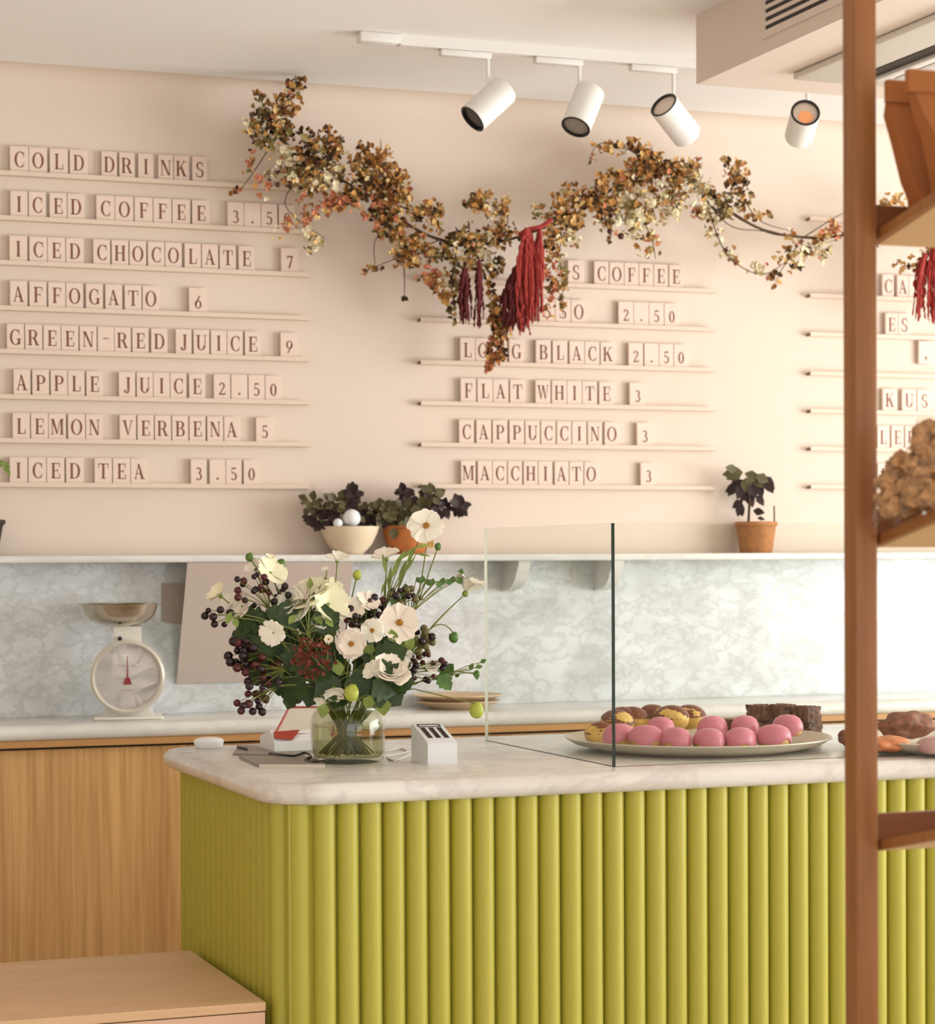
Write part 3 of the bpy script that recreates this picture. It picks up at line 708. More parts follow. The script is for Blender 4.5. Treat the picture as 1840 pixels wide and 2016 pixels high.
CL = [(577, 168, 26, 24, 'dark', 1.2), (560, 208, 36, 30, 'amber', 1.2), (512, 182, 12, 18, 'dark', .8), (520, 222, 26, 26, 'dark', 1.1), (498, 248, 26, 22, 'mix', .8), (545, 258, 45, 30, 'dark', 1.1), (515, 272, 30, 20, 'olive', .9),
      (490, 322, 22, 34, 'pink', .35), (466, 378, 12, 16, 'pink', .6), (520, 365, 30, 25, 'pink', .35), (622, 288, 52, 40, 'brown', 1.25), (558, 322, 42, 46, 'cream', .85), (610, 345, 50, 44, 'mix', 1.0), (655, 335, 40, 40, 'cream', .8), (575, 345, 20, 25, 'dark', .8),
      (735, 330, 46, 50, 'amber', 1.2), (765, 365, 45, 45, 'brown', 1.25), (790, 385, 24, 40, 'amber', 1.1), (716, 300, 18, 22, 'brown', .9), (668, 402, 42, 26, 'coral', 1.0), (735, 415, 40, 20, 'coral', .8), (705, 375, 40, 30, 'brown', 1.0),
      (600, 412, 34, 32, 'pink', .4), (580, 440, 26, 20, 'coral', .5), (620, 472, 26, 30, 'cream', .5), (545, 462, 24, 26, 'cream', .12), (610, 500, 24, 20, 'cream', .35), (755, 432, 32, 22, 'dark', 1.1), (770, 455, 34, 36, 'amber', 1.0), (840, 430, 34, 34, 'amber', 1.0), (862, 412, 18, 22, 'dark', .9),
      (815, 495, 46, 36, 'amber', 1.05), (800, 510, 30, 30, 'brown', .8), (738, 528, 24, 10, 'dark', .7), (714, 537, 10, 9, 'pink', .8), (850, 545, 34, 26, 'coral', .6), (870, 560, 30, 34, 'gold', .7), (896, 598, 15, 46, 'olive', .6), (895, 540, 24, 30, 'mix', .7), (870, 500, 30, 26, 'olive', .9),
      (945, 400, 34, 28, 'amber', 1.0), (985, 415, 28, 28, 'gold', 1.0), (925, 395, 14, 18, 'dark', .9), (930, 468, 44, 34, 'mix', 1.05), (925, 505, 40, 30, 'mix', .9), (990, 462, 34, 28, 'amber', 1.1), (880, 470, 30, 16, 'dark', 1.0), (960, 520, 30, 26, 'mix', .8), (975, 520, 16, 26, 'dark', .9),
      (968, 560, 14, 44, 'amber', .7), (1085, 540, 20, 54, 'coral', .7), (1086, 480, 30, 36, 'gold', .9), (1106, 560, 12, 60, 'olive', .7), (1078, 600, 14, 36, 'pink', .6), (1115, 470, 34, 40, 'cream', .6), (1105, 430, 46, 44, 'amber', 1.15), (1060, 415, 24, 18, 'olive', .6), (1135, 382, 50, 24, 'amber', 1.1), (1160, 392, 30, 26, 'dark', .9),
      (1190, 405, 46, 36, 'amber', 1.1), (1195, 440, 24, 26, 'mix', .6), (1195, 290, 34, 12, 'gold', .7), (1164, 308, 7, 12, 'coral', .9), (1245, 292, 38, 18, 'amber', 1.0), (1270, 315, 40, 28, 'amber', 1.15), (1280, 342, 46, 32, 'brown', 1.25), (1220, 355, 50, 26, 'amber', 1.15), (1338, 325, 48, 22, 'amber', 1.1), (1330, 360, 34, 40, 'amber', .9),
      (1240, 410, 44, 40, 'cream', 1.0), (1275, 400, 30, 36, 'gold', .9), (1320, 400, 36, 46, 'cream', 1.0), (1262, 455, 40, 30, 'cream', .8), (1282, 495, 26, 24, 'cream', .5), (1285, 470, 20, 16, 'pink', .8), (1365, 360, 34, 36, 'cream', 1.0), (1385, 395, 24, 44, 'cream', .9), (1400, 378, 18, 20, 'brown', .8), (1372, 420, 28, 14, 'pink', .7), (1425, 405, 26, 34, 'olive', .9),
      (1450, 352, 26, 38, 'amber', 1.2), (1430, 322, 13, 14, 'dark', 1.0), (1462, 395, 24, 24, 'olive', .9), (1490, 422, 26, 14, 'amber', .9), (1405, 450, 18, 36, 'cream', .7), (1430, 490, 20, 22, 'cream', .5), (1446, 515, 16, 16, 'mix', .6), (1490, 528, 26, 16, 'cream', .7), (1525, 548, 18, 18, 'brown', .9), (1550, 515, 32, 28, 'gold', .6), (1575, 490, 26, 26, 'mix', .7), (1610, 490, 34, 26, 'cream', .9), (1568, 525, 14, 10, 'dark', .9),
      (1556, 458, 16, 12, 'amber', .8), (1640, 448, 18, 20, 'coral', 1.0), (1630, 468, 26, 16, 'amber', .7), (1695, 470, 40, 36, 'mix', .9), (1765, 395, 34, 14, 'gold', 1.0), (1745, 402, 30, 14, 'amber', .9), (1785, 520, 26, 16, 'gold', .9), (1835, 500, 26, 30, 'amber', .9), (1880, 470, 50, 40, 'amber', 1.0), (796, 588, 5, 6, 'dark', 2.0), (1198, 470, 6, 6, 'brown', 2.0)]
for c in CL: cluster(*c)
for (px, py, r) in ((1283, 400, 14), (1256, 420, 12), (1240, 440, 11), (1330, 420, 12), (1265, 432, 9)):   # round everlasting flowers
    b = MB(); p = G3(px, py, -0.04)
    b.ball(p, r / PPM * 0.75, 2, jit=0.2, seed=px)
    for i in range(16):
        a = 2 * pi * i / 16; d = (RIGHT * cos(a) + UP * sin(a)) * 0.8 + TOWARD * random.uniform(.1, .8)
        b.blade(p, d, TOWARD, r / PPM, r / PPM * .35, LEAF, bend=.2)
    b.build('cream_everlasting', M['g_cream'], gl)
for (px, py, r) in ((1222, 465, 7), (1200, 455, 6)):
    MB().ball(G3(px, py, -0.03), r / PPM, 2).build('red_seed_head', M['berry_red'], gl)
def tassel(px, y0, y1, wpx, mat, n, top=None, dy=-0.05, loose=1.0):
    b = MB()
    for i in range(int(n * 1.8)):
        ox = random.gauss(0, .36) * wpx; L = y1 - random.random() ** 2 * (y1 - y0) * 0.35 * loose
        tx, ty = top if top else (px, y0)
        pts = []; rr = []; ph = random.random() * 6
        k = 22; dd = dy + random.gauss(0, .012)
        for j in range(k + 1):
            t = j / k
            x = tx + (px + ox - tx) * min(1, t * 2.2) ** .7 + 2.2 * sin(ph + t * 7) * t + random.uniform(-.9, .9)
            pts.append(G3(x, ty + (L - ty) * t, dd))
            rr.append((0.0052 * (1 - t * .45) * random.uniform(.35, 1.7)) if j < k else 0.001)
        b.tube(pts, rr, 5)
    return b.build('amaranth_tassel', mat, gl, angle=80)
tassel(915, 528, 640, 17, M['g_maroon'], 12)
tassel(943, 512, 648, 11, M['g_maroon'], 7)
tassel(1000, 560, 645, 28, M['g_maroon'], 14)
tassel(1020, 520, 652, 26, M['g_maroon'], 12)
tassel(1040, 452, 640, 34, M['g_red'], 26, top=(1036, 450), dy=-0.07)
tassel(1058, 455, 618, 14, M['g_red'], 8, top=(1062, 452), dy=-0.07)
tassel(1030, 600, 662, 24, M['g_red'], 5, dy=-0.06)
MB().tube([G3(x, y, -0.07) for x, y in spline([(1022, 462), (1040, 452), (1065, 446), (1085, 432)], 5)], 0.009, 6).build('amaranth_stem', M['g_red'], gl)
for c in ((976, 615, 18, 36, 'amber', 1.4), (984, 650, 24, 34, 'rusty', 1.5), (976, 688, 20, 30, 'rusty', 1.6), (962, 712, 9, 24, 'rusty', 2.2)): cluster(*c)
tassel(1808, 535, 635, 14, M['g_red'], 8, top=(1822, 500))
tassel(1835, 480, 640, 18, M['g_red'], 14, top=(1838, 478))


# ------------------------------------------------------------------ pots and bowls on the wall shelf
YS = 7.48
def xat(px, Y): return at(px, 1060, Y=Y).x
c = V((xat(688, YS), YS, ZS))
bw = thing('plant_bowl', 'cream round bowl of dark succulents with a white ball on the marble shelf', 'plant bowl', c)
bw_pot = MB().lathe([(0, 0), (.045, 0), (.05, .004), (.078, .035), (.097, .075), (.103, .097), (.098, .097), (.09, .075), (0, .07)], c, 40).build('bowl', M['bowl'], bw)
MB().lathe([(0, .082), (.06, .08), (.092, .078)], c, 24).build('soil', M['soil'], bw_pot)
def leafy(parent, name, mat, entries, Y, W=0.45):
    b = MB()
    for (px, py, dx, dy, L) in entries:
        p = at(px, py, Y=Y + random.uniform(-.03, .03)); d = RIGHT * dx - UP * dy + TOWARD * random.uniform(-.4, .4)
        b.blade(p, d, TOWARD + UP * random.uniform(-.2, .8), L, L * W, LEAF, bend=random.uniform(-.2, .2), cup=.2)
    return b.build(name, mat, parent, angle=80)
def blob_leaves(parent, name, mat, entries, Y, Lp=20):
    """fat rosette leaves scattered round pixel centres"""
    b = MB()
    for (px, py, r, n) in entries:
        for i in range(n):
            a = random.random() * 6.28; q = r * random.random() ** .5
            p = at(px + q * cos(a), py + q * sin(a), Y=Y + random.uniform(-.04, .03))
            d = RIGHT * cos(a) - UP * sin(a) + TOWARD * random.uniform(-.5, .6)
            L = Lp * random.uniform(.7, 1.2) / 570
            b.blade(p - d * L * .3, d, TOWARD + UP * random.uniform(0, 1), L, L * .42, LEAF, bend=random.uniform(-.2, .3), cup=.3)
    return b.build(name, mat, parent, angle=80)
blob_leaves(bw, 'succulent_leaves', M['succ_dark'], [(625, 1018, 22, 30), (655, 1010, 18, 16), (693, 975, 14, 22), (690, 1000, 14, 16), (725, 1020, 18, 22), (660, 1025, 25, 16)], YS)
blob_leaves(bw, 'olive_succulent_leaves', M['succ_olive'], [(660, 990, 18, 26), (612, 990, 16, 16), (740, 1008, 18, 22), (700, 1005, 20, 14)], YS - .02, 17)
MB().tube([at(640, 1040, Y=YS), at(615, 1000, Y=YS), at(600, 975, Y=YS)], .003, 5).build('stem', M['stem'], bw)
p = at(692, 1020, Y=YS - .06); MB().ball(p, .031, 3).build('white_ball', M['white_plastic'], bw, label='smooth white ball among the leaves')
p = at(665, 1030, Y=YS - .065); MB().ball(p, .017, 2).build('white_pebble', M['white_plastic'], bw)
c = V((xat(803, YS + .005), YS + .005, ZS))
tb = thing('plant_bowl', 'orange terracotta bowl of dark olive leaves behind the tall cosmos on the shelf', 'plant bowl', c)
tb_pot = MB().lathe([(0, 0), (.05, 0), (.056, .004), (.074, .035), (.085, .07), (.09, .099), (.084, .099), (.078, .07), (0, .068)], c, 40).build('bowl', M['terra'], tb)
MB().lathe([(0, .084), (.05, .083), (.08, .08)], c, 24).build('soil', M['soil'], tb_pot)
blob_leaves(tb, 'dark_leaves', M['succ_dark'], [(795, 970, 12, 18), (822, 995, 16, 20), (872, 1000, 12, 18), (905, 998, 14, 22), (762, 1020, 16, 18), (800, 1020, 26, 18), (850, 985, 16, 16)], YS)
blob_leaves(tb, 'olive_leaves', M['succ_olive'], [(755, 1005, 18, 20), (795, 1005, 22, 32), (850, 975, 16, 16), (775, 1030, 22, 16), (830, 1010, 20, 16)], YS - .02, 22)
b = MB()
for q in [(803, 1040, 870, 1005, 905, 1000), (803, 1040, 840, 1010, 872, 1000), (803, 1040, 800, 1000, 795, 968)]:
    b.tube(bez(at(q[0], q[1], Y=YS), at(q[2], q[3], Y=YS), at(q[4], q[5], Y=YS), 6), .0025, 5)
b.build('stems', M['stem'], tb)
# right plant
YP = 7.485
c = V((xat(1488, YP), YP, ZS))
rp = thing('potted_plant', 'small brown clay pot with a drooping dark leaved plant on the right of the shelf', 'potted plant', c)
rp_pot = MB().lathe([(0, 0), (.057, 0), (.06, .003), (.073, .095), (.074, .1), (.079, .101), (.08, .115), (.075, .116), (.07, .1), (0, .098)], c, 40).build('pot', M['pot'], rp)
MB().lathe([(0, .1065), (.05, .106), (.071, .105)], c, 24).build('soil', M['soil'], rp_pot)
b = MB()
b.tube([at(1473, 1028, Y=YP), at(1475, 985, Y=YP), at(1468, 945, Y=YP)], [.005, .0045, .003], 6)
b.tube([at(1475, 1000, Y=YP), at(1490, 970, Y=YP), at(1493, 945, Y=YP)], .003, 5)
b.tube([at(1524, 1030, Y=YP - .02), at(1523.5, 996, Y=YP - .02)], .003, 5)
b.build('stems', M['branch'], rp)
leafy(rp, 'olive_leaves', M['succ_olive'], [(1462, 930, -1, .1, .075), (1460, 928, -.9, .5, .065), (1465, 932, .9, .35, .06), (1480, 938, .6, .6, .06), (1485, 940, -.5, .3, .05), (1488, 935, .9, .5, .055), (1470, 940, -.2, 1, .055), (1450, 925, -.8, -.1, .05), (1478, 940, 1, .1, .05)], YP - .02, .36)
leafy(rp, 'dark_leaves', M['succ_dark'], [(1455, 955, -.9, .45, .06), (1450, 950, -.5, .8, .06), (1465, 950, -.4, .9, .07), (1462, 985, -.7, .5, .05), (1460, 990, -.3, .9, .055), (1455, 995, .2, .6, .045), (1475, 955, .1, 1, .07), (1488, 950, .4, .9, .06), (1498, 938, .8, .7, .07), (1505, 945, .6, 1, .06), (1488, 975, .5, .7, .05), (1482, 1005, .9, .2, .045), (1478, 965, -.6, .6, .06), (1470, 970, .3, .8, .06), (1490, 1020, .8, .1, .03), (1462, 945, -1, .6, .06), (1480, 950, .2, .9, .06)], YP, .34)
# left pot at the picture edge
c = V((xat(-34, YS), YS, ZS))
lp = thing('potted_plant', 'dark tapered pot with yellow green leaves cut by the left picture edge', 'potted plant', c)
lp_pot = MB().lathe([(0, 0), (.045, 0), (.048, .003), (.066, .1), (.074, .105), (.074, .118), (.068, .118), (.064, .1), (0, .098)], c, 32).build('pot', M['dark_pot'], lp)
MB().lathe([(0, .104), (.065, .104)], c, 20).build('soil', M['soil'], lp_pot)
b = MB(); b.tube(bez(at(-34, 1035, Y=YS), at(-40, 960, Y=YS), at(-30, 915, Y=YS), 6), .003, 5); b.build('stem', M['stem'], lp)
leafy(lp, 'leaves', M['leaf_light'], [(-30, 915, 1, -.1, .075), (0, 909, .7, .4, .04), (8, 913, .5, 1, .045), (-34, 950, -.8, -.5, .08), (-32, 940, -.3, -1, .08), (-36, 970, .5, -.6, .05)], YS - .02, .22)

# ------------------------------------------------------------------ things on the back worktop
YK = 7.37
c = V((xat(250, YK), YK, ZB))
ks = thing('kitchen_scale', 'white dial kitchen scale with a steel pan on the rear worktop', 'kitchen scale', c)
def S(px, py, dy=0.0): return at(px, py, Y=YK + dy)
sm = 590.0
fwd = (V((0, 0, EYE)) - c); fwd.z = 0; fwd.normalize()          # dial turned to the room
fr = frame(fwd)
MB().box(-.115, .115, -.085, .085, 0, .012, bev=.01, seg=3, mat=Matrix.Translation(c) @ Matrix.Rotation(atan2(fwd.y, fwd.x) + pi / 2, 4, 'Z')).build('base', M['scale_body'], ks)
rz = Matrix.Rotation(atan2(fwd.y, fwd.x) + pi / 2, 4, 'Z')
body = [(-.085, .012), (.085, .012), (.06, .05), (.06, .2), (.045, .26), (.045, .305), (-.045, .305), (-.045, .26), (-.06, .2), (-.06, .05)]
b = MB(); b.prism(body, 'y', -.04, .06); b.v = [Matrix.Translation(c) @ (rz @ p) for p in b.v]; b.build('body', M['scale_body'], ks, angle=30)
dc = at(251, 1333, Y=YK - .075)
cz = dc - c
drum = MB().lathe([(0, -.03), (.112, -.03), (.116, -.02), (.116, .0), (.113, .004), (0, .004)], dc, 48, fr).build('dial_drum', M['scale_body'], ks)
dl = MB().lathe([(0, .0052), (.108, .0052)], dc, 48, fr).build('dial_face', M['dial'], drum)
MB().lathe([(.106, .004), (.106, .009), (.113, .012), (.121, .008), (.122, -.005), (.117, -.008)], dc, 48, fr, caps=False).build('dial_ring', M['dial_ring'], drum, label='metal ring round the dial')
X_, Y_ = fr @ V((1, 0, 0)), fr @ V((0, 1, 0))
b = MB(); o_ = dc + fr @ V((0, 0, .0075))
b.add([o_ + X_ * u + Y_ * v_ for u, v_ in ((-.0135, -.024), (.0135, -.024), (.008, -.004), (.0022, .0), (.0012, .068), (-.0012, .068), (-.0022, .0), (-.008, -.004))], [tuple(range(8))])
b.build('needle', M['red'], drum, smooth=False, label='red pointer')
b = MB(); o_ = dc + fr @ V((0, 0, .0056))
for i in range(60):
    a = 2 * pi * i / 60; r0 = .094 if i % 5 else .088; d = X_ * cos(a) + Y_ * sin(a); e = X_ * -sin(a) + Y_ * cos(a)
    b.add([o_ + d * r0 + e * .0005, o_ + d * r0 - e * .0005, o_ + d * .102 - e * .0005, o_ + d * .102 + e * .0005], [(0, 1, 2, 3)])
for (u0, u1, v0) in ((-.028, -.012, .036), (.012, .026, .036), (-.032, -.014, -.006), (.016, .03, -.006), (-.02, .02, -.045)):
    b.add([o_ + X_ * u0 + Y_ * v0, o_ + X_ * u1 + Y_ * v0, o_ + X_ * u1 + Y_ * (v0 + .003), o_ + X_ * u0 + Y_ * (v0 + .003)], [(0, 1, 2, 3)])
b.build('dial_marks', M['warm_grey'], drum, smooth=False)
kn = at(236, 1257, Y=YK - .05); MB().lathe([(0, -.02), (.006, -.02), (.007, .004), (0, .006)], kn, 16, fr).build('adjuster_knob', M['black'], ks)
pc = V((at(236, 1190, Y=YK).x, YK, 0)); zr_ = at(236, 1188, Y=YK).z; zb_ = zr_ - .074
MB().lathe([(0, zb_), (.055, zb_ + .001), (.078, zb_ + .007), (.098, zb_ + .019), (.113, zb_ + .036), (.121, zr_ - .012), (.125, zr_ - .004), (.138, zr_ - .002), (.139, zr_ + .001), (.124, zr_ + .0), (.118, zr_ - .012), (.11, zb_ + .039), (.095, zb_ + .023), (.076, zb_ + .011), (0, zb_ + .005)], pc, 48).build('pan', M['steel'], ks, label='polished steel pan')
MB().lathe([(0, .30), (.03, .30), (.036, zb_ - ZB + .0015), (0, zb_ - ZB + .0015)], V((pc.x, YK, ZB)), 24).build('pan_support', M['scale_body'], ks)

# paper sheet hanging under the shelf, and a grey patch
def sheet(name, corners, thick, mat, label, cat):
    a = [V(p) for p in corners]; n_ = (a[1] - a[0]).cross(a[3] - a[0]).normalized() * thick
    b = MB(); b.add(a + [p + n_ for p in a], [(0, 1, 2, 3), (7, 6, 5, 4), (0, 4, 5, 1), (1, 5, 6, 2), (2, 6, 7, 3), (3, 7, 4, 0)])
    o = b.build(name, mat, loc=a[0], smooth=False); return tag(o, label, cat)
pa, pb = at(369, 1112, Y=7.384), at(695, 1112, Y=7.384); q1 = at(347, 1346, Y=7.552); q2 = at(672, 1338, Y=7.552)
pa.z = pb.z = ZS - .0262; q1.z = q2.z = (q1.z + q2.z) / 2
sheet('paper_sheet', (pa, pb, q2, q1), .002, M['paper'], 'large beige paper sheet hanging from the shelf behind the bouquet', 'paper')
sheet('grey_patch', (at(318, 1148, Y=7.5555), at(363, 1150, Y=7.5555), at(359, 1230, Y=7.5555), at(318, 1224, Y=7.5555)), .0015, M['warm_grey'], 'small grey patch on the splashback beside the scale pan', 'card')  # thin flat grey patch against the splashback
# plates
pcx = at(900, 1390, Y=7.40).x
for i, (lab, r) in enumerate((('brown rimmed plate at the bottom of the stack behind the bouquet', .150), ('brown rimmed plate on top of the stack behind the bouquet', .158))):
    c = V((pcx, 7.395, ZB + i * .021))
    o = MB().lathe([(0, 0), (.09, 0), (.1, .003), (r - .02, .018), (r, .026), (r, .029), (r - .006, .029), (r - .025, .0215), (.1, .0085), (0, .0075)], c, 48).build('plate', M['plate_brown'], loc=c)
    tag(o, lab, 'plate', 'stacked plates on the rear worktop')

# ------------------------------------------------------------------ things on the counter
ZT0 = ZT
c = at(411, 1473, Z=ZT)
o = MB().lathe([(0, 0), (.034, 0), (.038, .004), (.040, .014), (.041, .02), (.036, .026), (.025, .029), (0, .03)], c, 36).build('stone_lid', M['white_plastic'], loc=c)
tag(o, 'small round white lidded dish near the rounded left end of the marble counter', 'dish')
def flat(name, px, thick, mat, label, cat, z=ZT):
    a = [at(x, y, Z=z) for x, y in px]
    b = MB(); b.add(a + [p + V((0, 0, thick)) for p in a], [(3, 2, 1, 0), (4, 5, 6, 7), (0, 1, 5, 4), (1, 2, 6, 5), (2, 3, 7, 6), (3, 0, 4, 7)])
    o = b.build(name, mat, loc=(a[0] + a[2]) / 2, smooth=False)
    if label: tag(o, label, cat)
    return o
flat('grey_folder', [(458, 1487), (600, 1490), (640, 1473), (470, 1470)], .005, M['grey_plastic'], 'flat grey folder lying at the back of the counter left of the vase', 'folder')
fo = flat('tablet', [(507, 1510), (640, 1510), (618, 1494), (470, 1493)], .007, M['grey_plastic'], 'flat grey tablet with a pale rim lying in front of the folder by the vase', 'tablet')
flat('tablet_rim', [(510, 1510.6), (640, 1510.6), (640, 1508.5), (509, 1508.5)], .0065, M['cream_plastic'], None, None).parent = fo
bpy.context.view_layer.update()
r_ = bpy.data.objects['tablet_rim']; r_.location = WORLD['tablet_rim'] - WORLD['tablet']
o = flat('pen', [(468, 1474), (487, 1478), (487, 1475), (466, 1471.5)], .006, M['black'], 'short black pen lying on the grey folder', 'pen', z=ZT + .0052)
# point of sale stand
p0 = at(575, 1480, Z=ZT)
ps = thing('tablet_till', 'white tablet till stand with a red edged screen left of the flower vase', 'till', p0)
YT0 = p0.y
xl, xr = at(535, 1470, Y=YT0).x, at(650, 1470, Y=YT0).x
b = MB(); b.prism([(YT0 - .03, ZT), (YT0 + .12, ZT), (YT0 + .12, ZT + .035), (YT0 + .02, ZT + .058), (YT0 - .022, ZT + .03)], 'x', xl, xr); b.build('stand', M['white_plastic'], ps, angle=20)
ca = [at(541, 1446, Y=YT0 + .005), at(655, 1446, Y=YT0 + .005), at(660, 1392, Y=YT0 + .075), at(569, 1393, Y=YT0 + .075)]
nn = (ca[1] - ca[0]).cross(ca[3] - ca[0]).normalized() * -.008
b = MB(); b.add(ca + [p + nn for p in ca], [(0, 1, 2, 3), (7, 6, 5, 4), (0, 4, 5, 1), (1, 5, 6, 2), (2, 6, 7, 3), (3, 7, 4, 0)]); scr = b.build('screen', M['cream_plastic'], ps, smooth=False)
b = MB(); b.tube(ca + [ca[0]], .0035, 6); b.build('screen_rim', M['red_plastic'], scr, label='red rim round the screen')
b = MB(); q = [at(541, 1441, Y=YT0 - .004), at(590, 1437, Y=YT0 - .004), at(575, 1457, Y=YT0 - .024), at(541, 1453, Y=YT0 - .02)]
b.add(q + [p + V((0, .012, 0)) for p in q], [(0, 1, 2, 3), (7, 6, 5, 4), (0, 4, 5, 1), (1, 5, 6, 2), (2, 6, 7, 3), (3, 7, 4, 0)]); b.build('red_flap', M['red_plastic'], ps, smooth=False)
zc_ = ZT + .0035
o = MB().tube([at(x, y, Z=zc_ + h) for x, y, h in spline([(530, 1483, .004), (555, 1486, .008), (580, 1488, .008), (600, 1482, .014), (612, 1490, .010), (600, 1497, .004), (625, 1500, .005), (660, 1492, .0)], 4)], .0032, 6).build('black_cable', M['black'], loc=at(570, 1490, Z=ZT))
tag(o, 'black cable lying in front of the white till stand', 'cable')
o = MB().tube([at(x, y, Z=ZT + .003) for x, y in spline([(740, 1480), (765, 1478), (790, 1474), (802, 1480), (780, 1486), (762, 1490), (775, 1497), (800, 1490), (815, 1482)], 4)], .0026, 6).build('white_cable', M['cable_white'], loc=at(780, 1484, Z=ZT))
tag(o, 'pale looped cable on the counter between vase and card terminal', 'cable')
# card terminal
pl, pr_, pk = at(842, 1505, Z=ZT), at(900, 1504, Z=ZT), at(797, 1498, Z=ZT)
ctm = thing('card_terminal', 'white wedge shaped card terminal with dark keys beside the glass vase', 'card terminal', pl)
ex = (pr_ - pl); wdt = ex.length; ex.normalize(); ey = V((-ex.y, ex.x, 0)); dep = .105
ey2 = (pk - pl); ey2.z = 0; ey2.normalize()
mt4 = Matrix((ex, (ey * .35 + ey2).normalized(), V((0, 0, 1)))).transposed().to_4x4(); mt4.translation = pl
prof = [(0.0, 0.0), (dep, 0.0), (dep, .090), (dep - .008, .094), (.008, .058), (0.0, .052)]
b = MB(); b.prism(prof, 'x', 0, wdt); b.v = [mt4 @ p for p in b.v]
tbody = b.build('body', M['white_plastic'], ctm, angle=20)
def onslope(u, v_):   # u across 0..1, v along the slope 0..1
    return mt4 @ V((wdt * u, .008 + (dep - .016) * v_, .058 + .036 * v_ + .0012))
b = MB()
for (u0, u1, v0, v1) in ((.12, .9, .80, .84), (.12, .9, .93, .97), (.12, .17, .84, .93), (.85, .9, .84, .93)):
    b.add([onslope(u0, v0), onslope(u1, v0), onslope(u1, v1), onslope(u0, v1)], [(0, 1, 2, 3)])
b.build('display_outline', M['succ_dark'], tbody, smooth=False)
for (u0, u1) in ((.14, .3), (.42, .58), (.7, .86)):
    b = MB(); b.add([onslope(u0, .15), onslope(u1, .15), onslope(u1, .76), onslope(u0, .76)], [(0, 1, 2, 3)]); b.build('key_row', M['succ_dark'], tbody, smooth=False)

# ------------------------------------------------------------------ vase
vc = at(685, 1500, Z=ZT)
va = thing('flower_vase', 'squat clear glass jar of water holding the bouquet stems', 'vase', vc)
zrim = at(685, 1386, Y=vc.y).z - ZT
op = [(0, .0), (.078, .0), (.088, .006), (.0935, .02), (.0945, zrim * .7), (.09, zrim * .82), (.082, zrim * .9), (.081, zrim * .97), (.083, zrim)]
ip = [(.078, zrim), (.077, zrim * .95), (.079, zrim * .88), (.087, zrim * .8), (.0905, zrim * .68), (.0895, .022), (.082, .013), (0, .011)]
MB().lathe(op + ip, vc, 56).build('jar', M['jar'], va, angle=60)
MB().lathe([(0, .0125), (.081, .0145), (.0885, .023), (.0892, zrim * .66), (0, zrim * .66)], vc, 48).build('water', M['water'], va, angle=60)

# ------------------------------------------------------------------ bouquet
def B(px, py, dy=0.0): return at(px, py, Y=vc.y + dy)
mouth_z = ZT + zrim * .93
def stempath(end, bend=0.0, n=12):
    dirv = (end - vc); dirv.z = 0
    u = dirv.normalized() if dirv.length > .01 else V((1, 0, 0))
    jit = V((random.uniform(-.02, .02), random.uniform(-.03, .03), 0))
    mouth = V((vc.x, vc.y, mouth_z)) + u * min(.05, dirv.length * .4) + jit
    base = V((vc.x, vc.y, ZT + .018)) - u * random.uniform(.02, .06) + V((random.uniform(-.03, .03), random.uniform(-.03, .03), 0))
    low = [base + (mouth - base) * t for t in (0, .35, .7)]
    d = mouth - base
    ctrl = mouth + d.normalized() * (end - mouth).length * .45 + V((0, 0, bend))
    return low + bez(mouth, ctrl, end, n)
FG = 'cream cosmos blooms of the bouquet'
def flower(px, py, dy, rpx, face, cup, petal, label, eye=True, n=8, bend=0.0, name='cosmos_flower', w=.40, group=FG, layers=1):
    c = B(px, py, dy); R = rpx / 783.0
    th = thing(name, label, 'flower', c, group)
    f = (RIGHT * face[0] + UP * face[1] + TOWARD * face[2]).normalized()
    fr = frame(f)
    st = stempath(c - f * .006, bend)
    MB().tube(st, [.0036, .0034, .003] + [.0023] * (len(st) - 6) + [.0018, .0016, .0016], 6).build('stem', M['stem'], th)
    b = MB(); a0 = random.random()
    for ly in range(layers):
        for i in range(n):
            a = 2 * pi * i / n + a0 + ly * pi / n + random.uniform(-.08, .08); cp = cup + ly * .3 + random.uniform(-.08, .08)
            rad_ = fr @ V((cos(a), sin(a), 0))
            d = rad_ * cos(cp) + f * sin(cp); nrm = f * cos(cp) - rad_ * sin(cp)
            b.blade(c + f * .001 * ly, d, nrm, R * random.uniform(.93, 1.05) * (1 - .2 * ly), R * w, PETAL, bend=random.uniform(-.25, .08), cup=random.uniform(-.05, .25), cols=(-1, -.5, 0, .5, 1), notch=.07)
    b.build('petals', petal, th, angle=80)
    if eye:
        b = MB(); b.ball(c + f * .004, R * .17, 2, (1, 1, 1)); 
        for i in range(22):
            a = random.random() * 6.28; q = R * .17 * random.random() ** .5
            b.ball(c + fr @ V((q * cos(a), q * sin(a), .004 + R * .13)), R * .035, 1)
        b.build('eye', M['eye'], th)
    else:
        MB().ball(c - f * .004, R * .16, 2, (1, 1, 1)).build('calyx', M['leaf_light'], th)
    return th
P1, P2, P3 = M['petal'], M['petal_pink'], M['petal_yel']
flower(692, 1268, -.16, 31, (-.15, .1, 1), .12, P2, 'cream cosmos with an orange eye, lowest of three open blooms facing the room', n=10, layers=2)
flower(733, 1241, -.14, 25, (-.1, .0, 1), .15, P1, 'small open cream cosmos between the two bigger open blooms')
flower(786, 1226, -.13, 40, (.1, .15, 1), .15, P2, 'largest open cream cosmos, upper right of the open blooms', w=.5)
flower(838, 1036, -.06, 37, (.1, .35, .9), .2, P1, 'tallest cream cosmos, standing up in front of the terracotta bowl', bend=.03)
flower(612, 1178, -.08, 50, (-.25, .7, .35), 0.45, P3, 'big straw coloured bloom turned upwards, upper left of centre', eye=False, w=.55, layers=2, n=7)
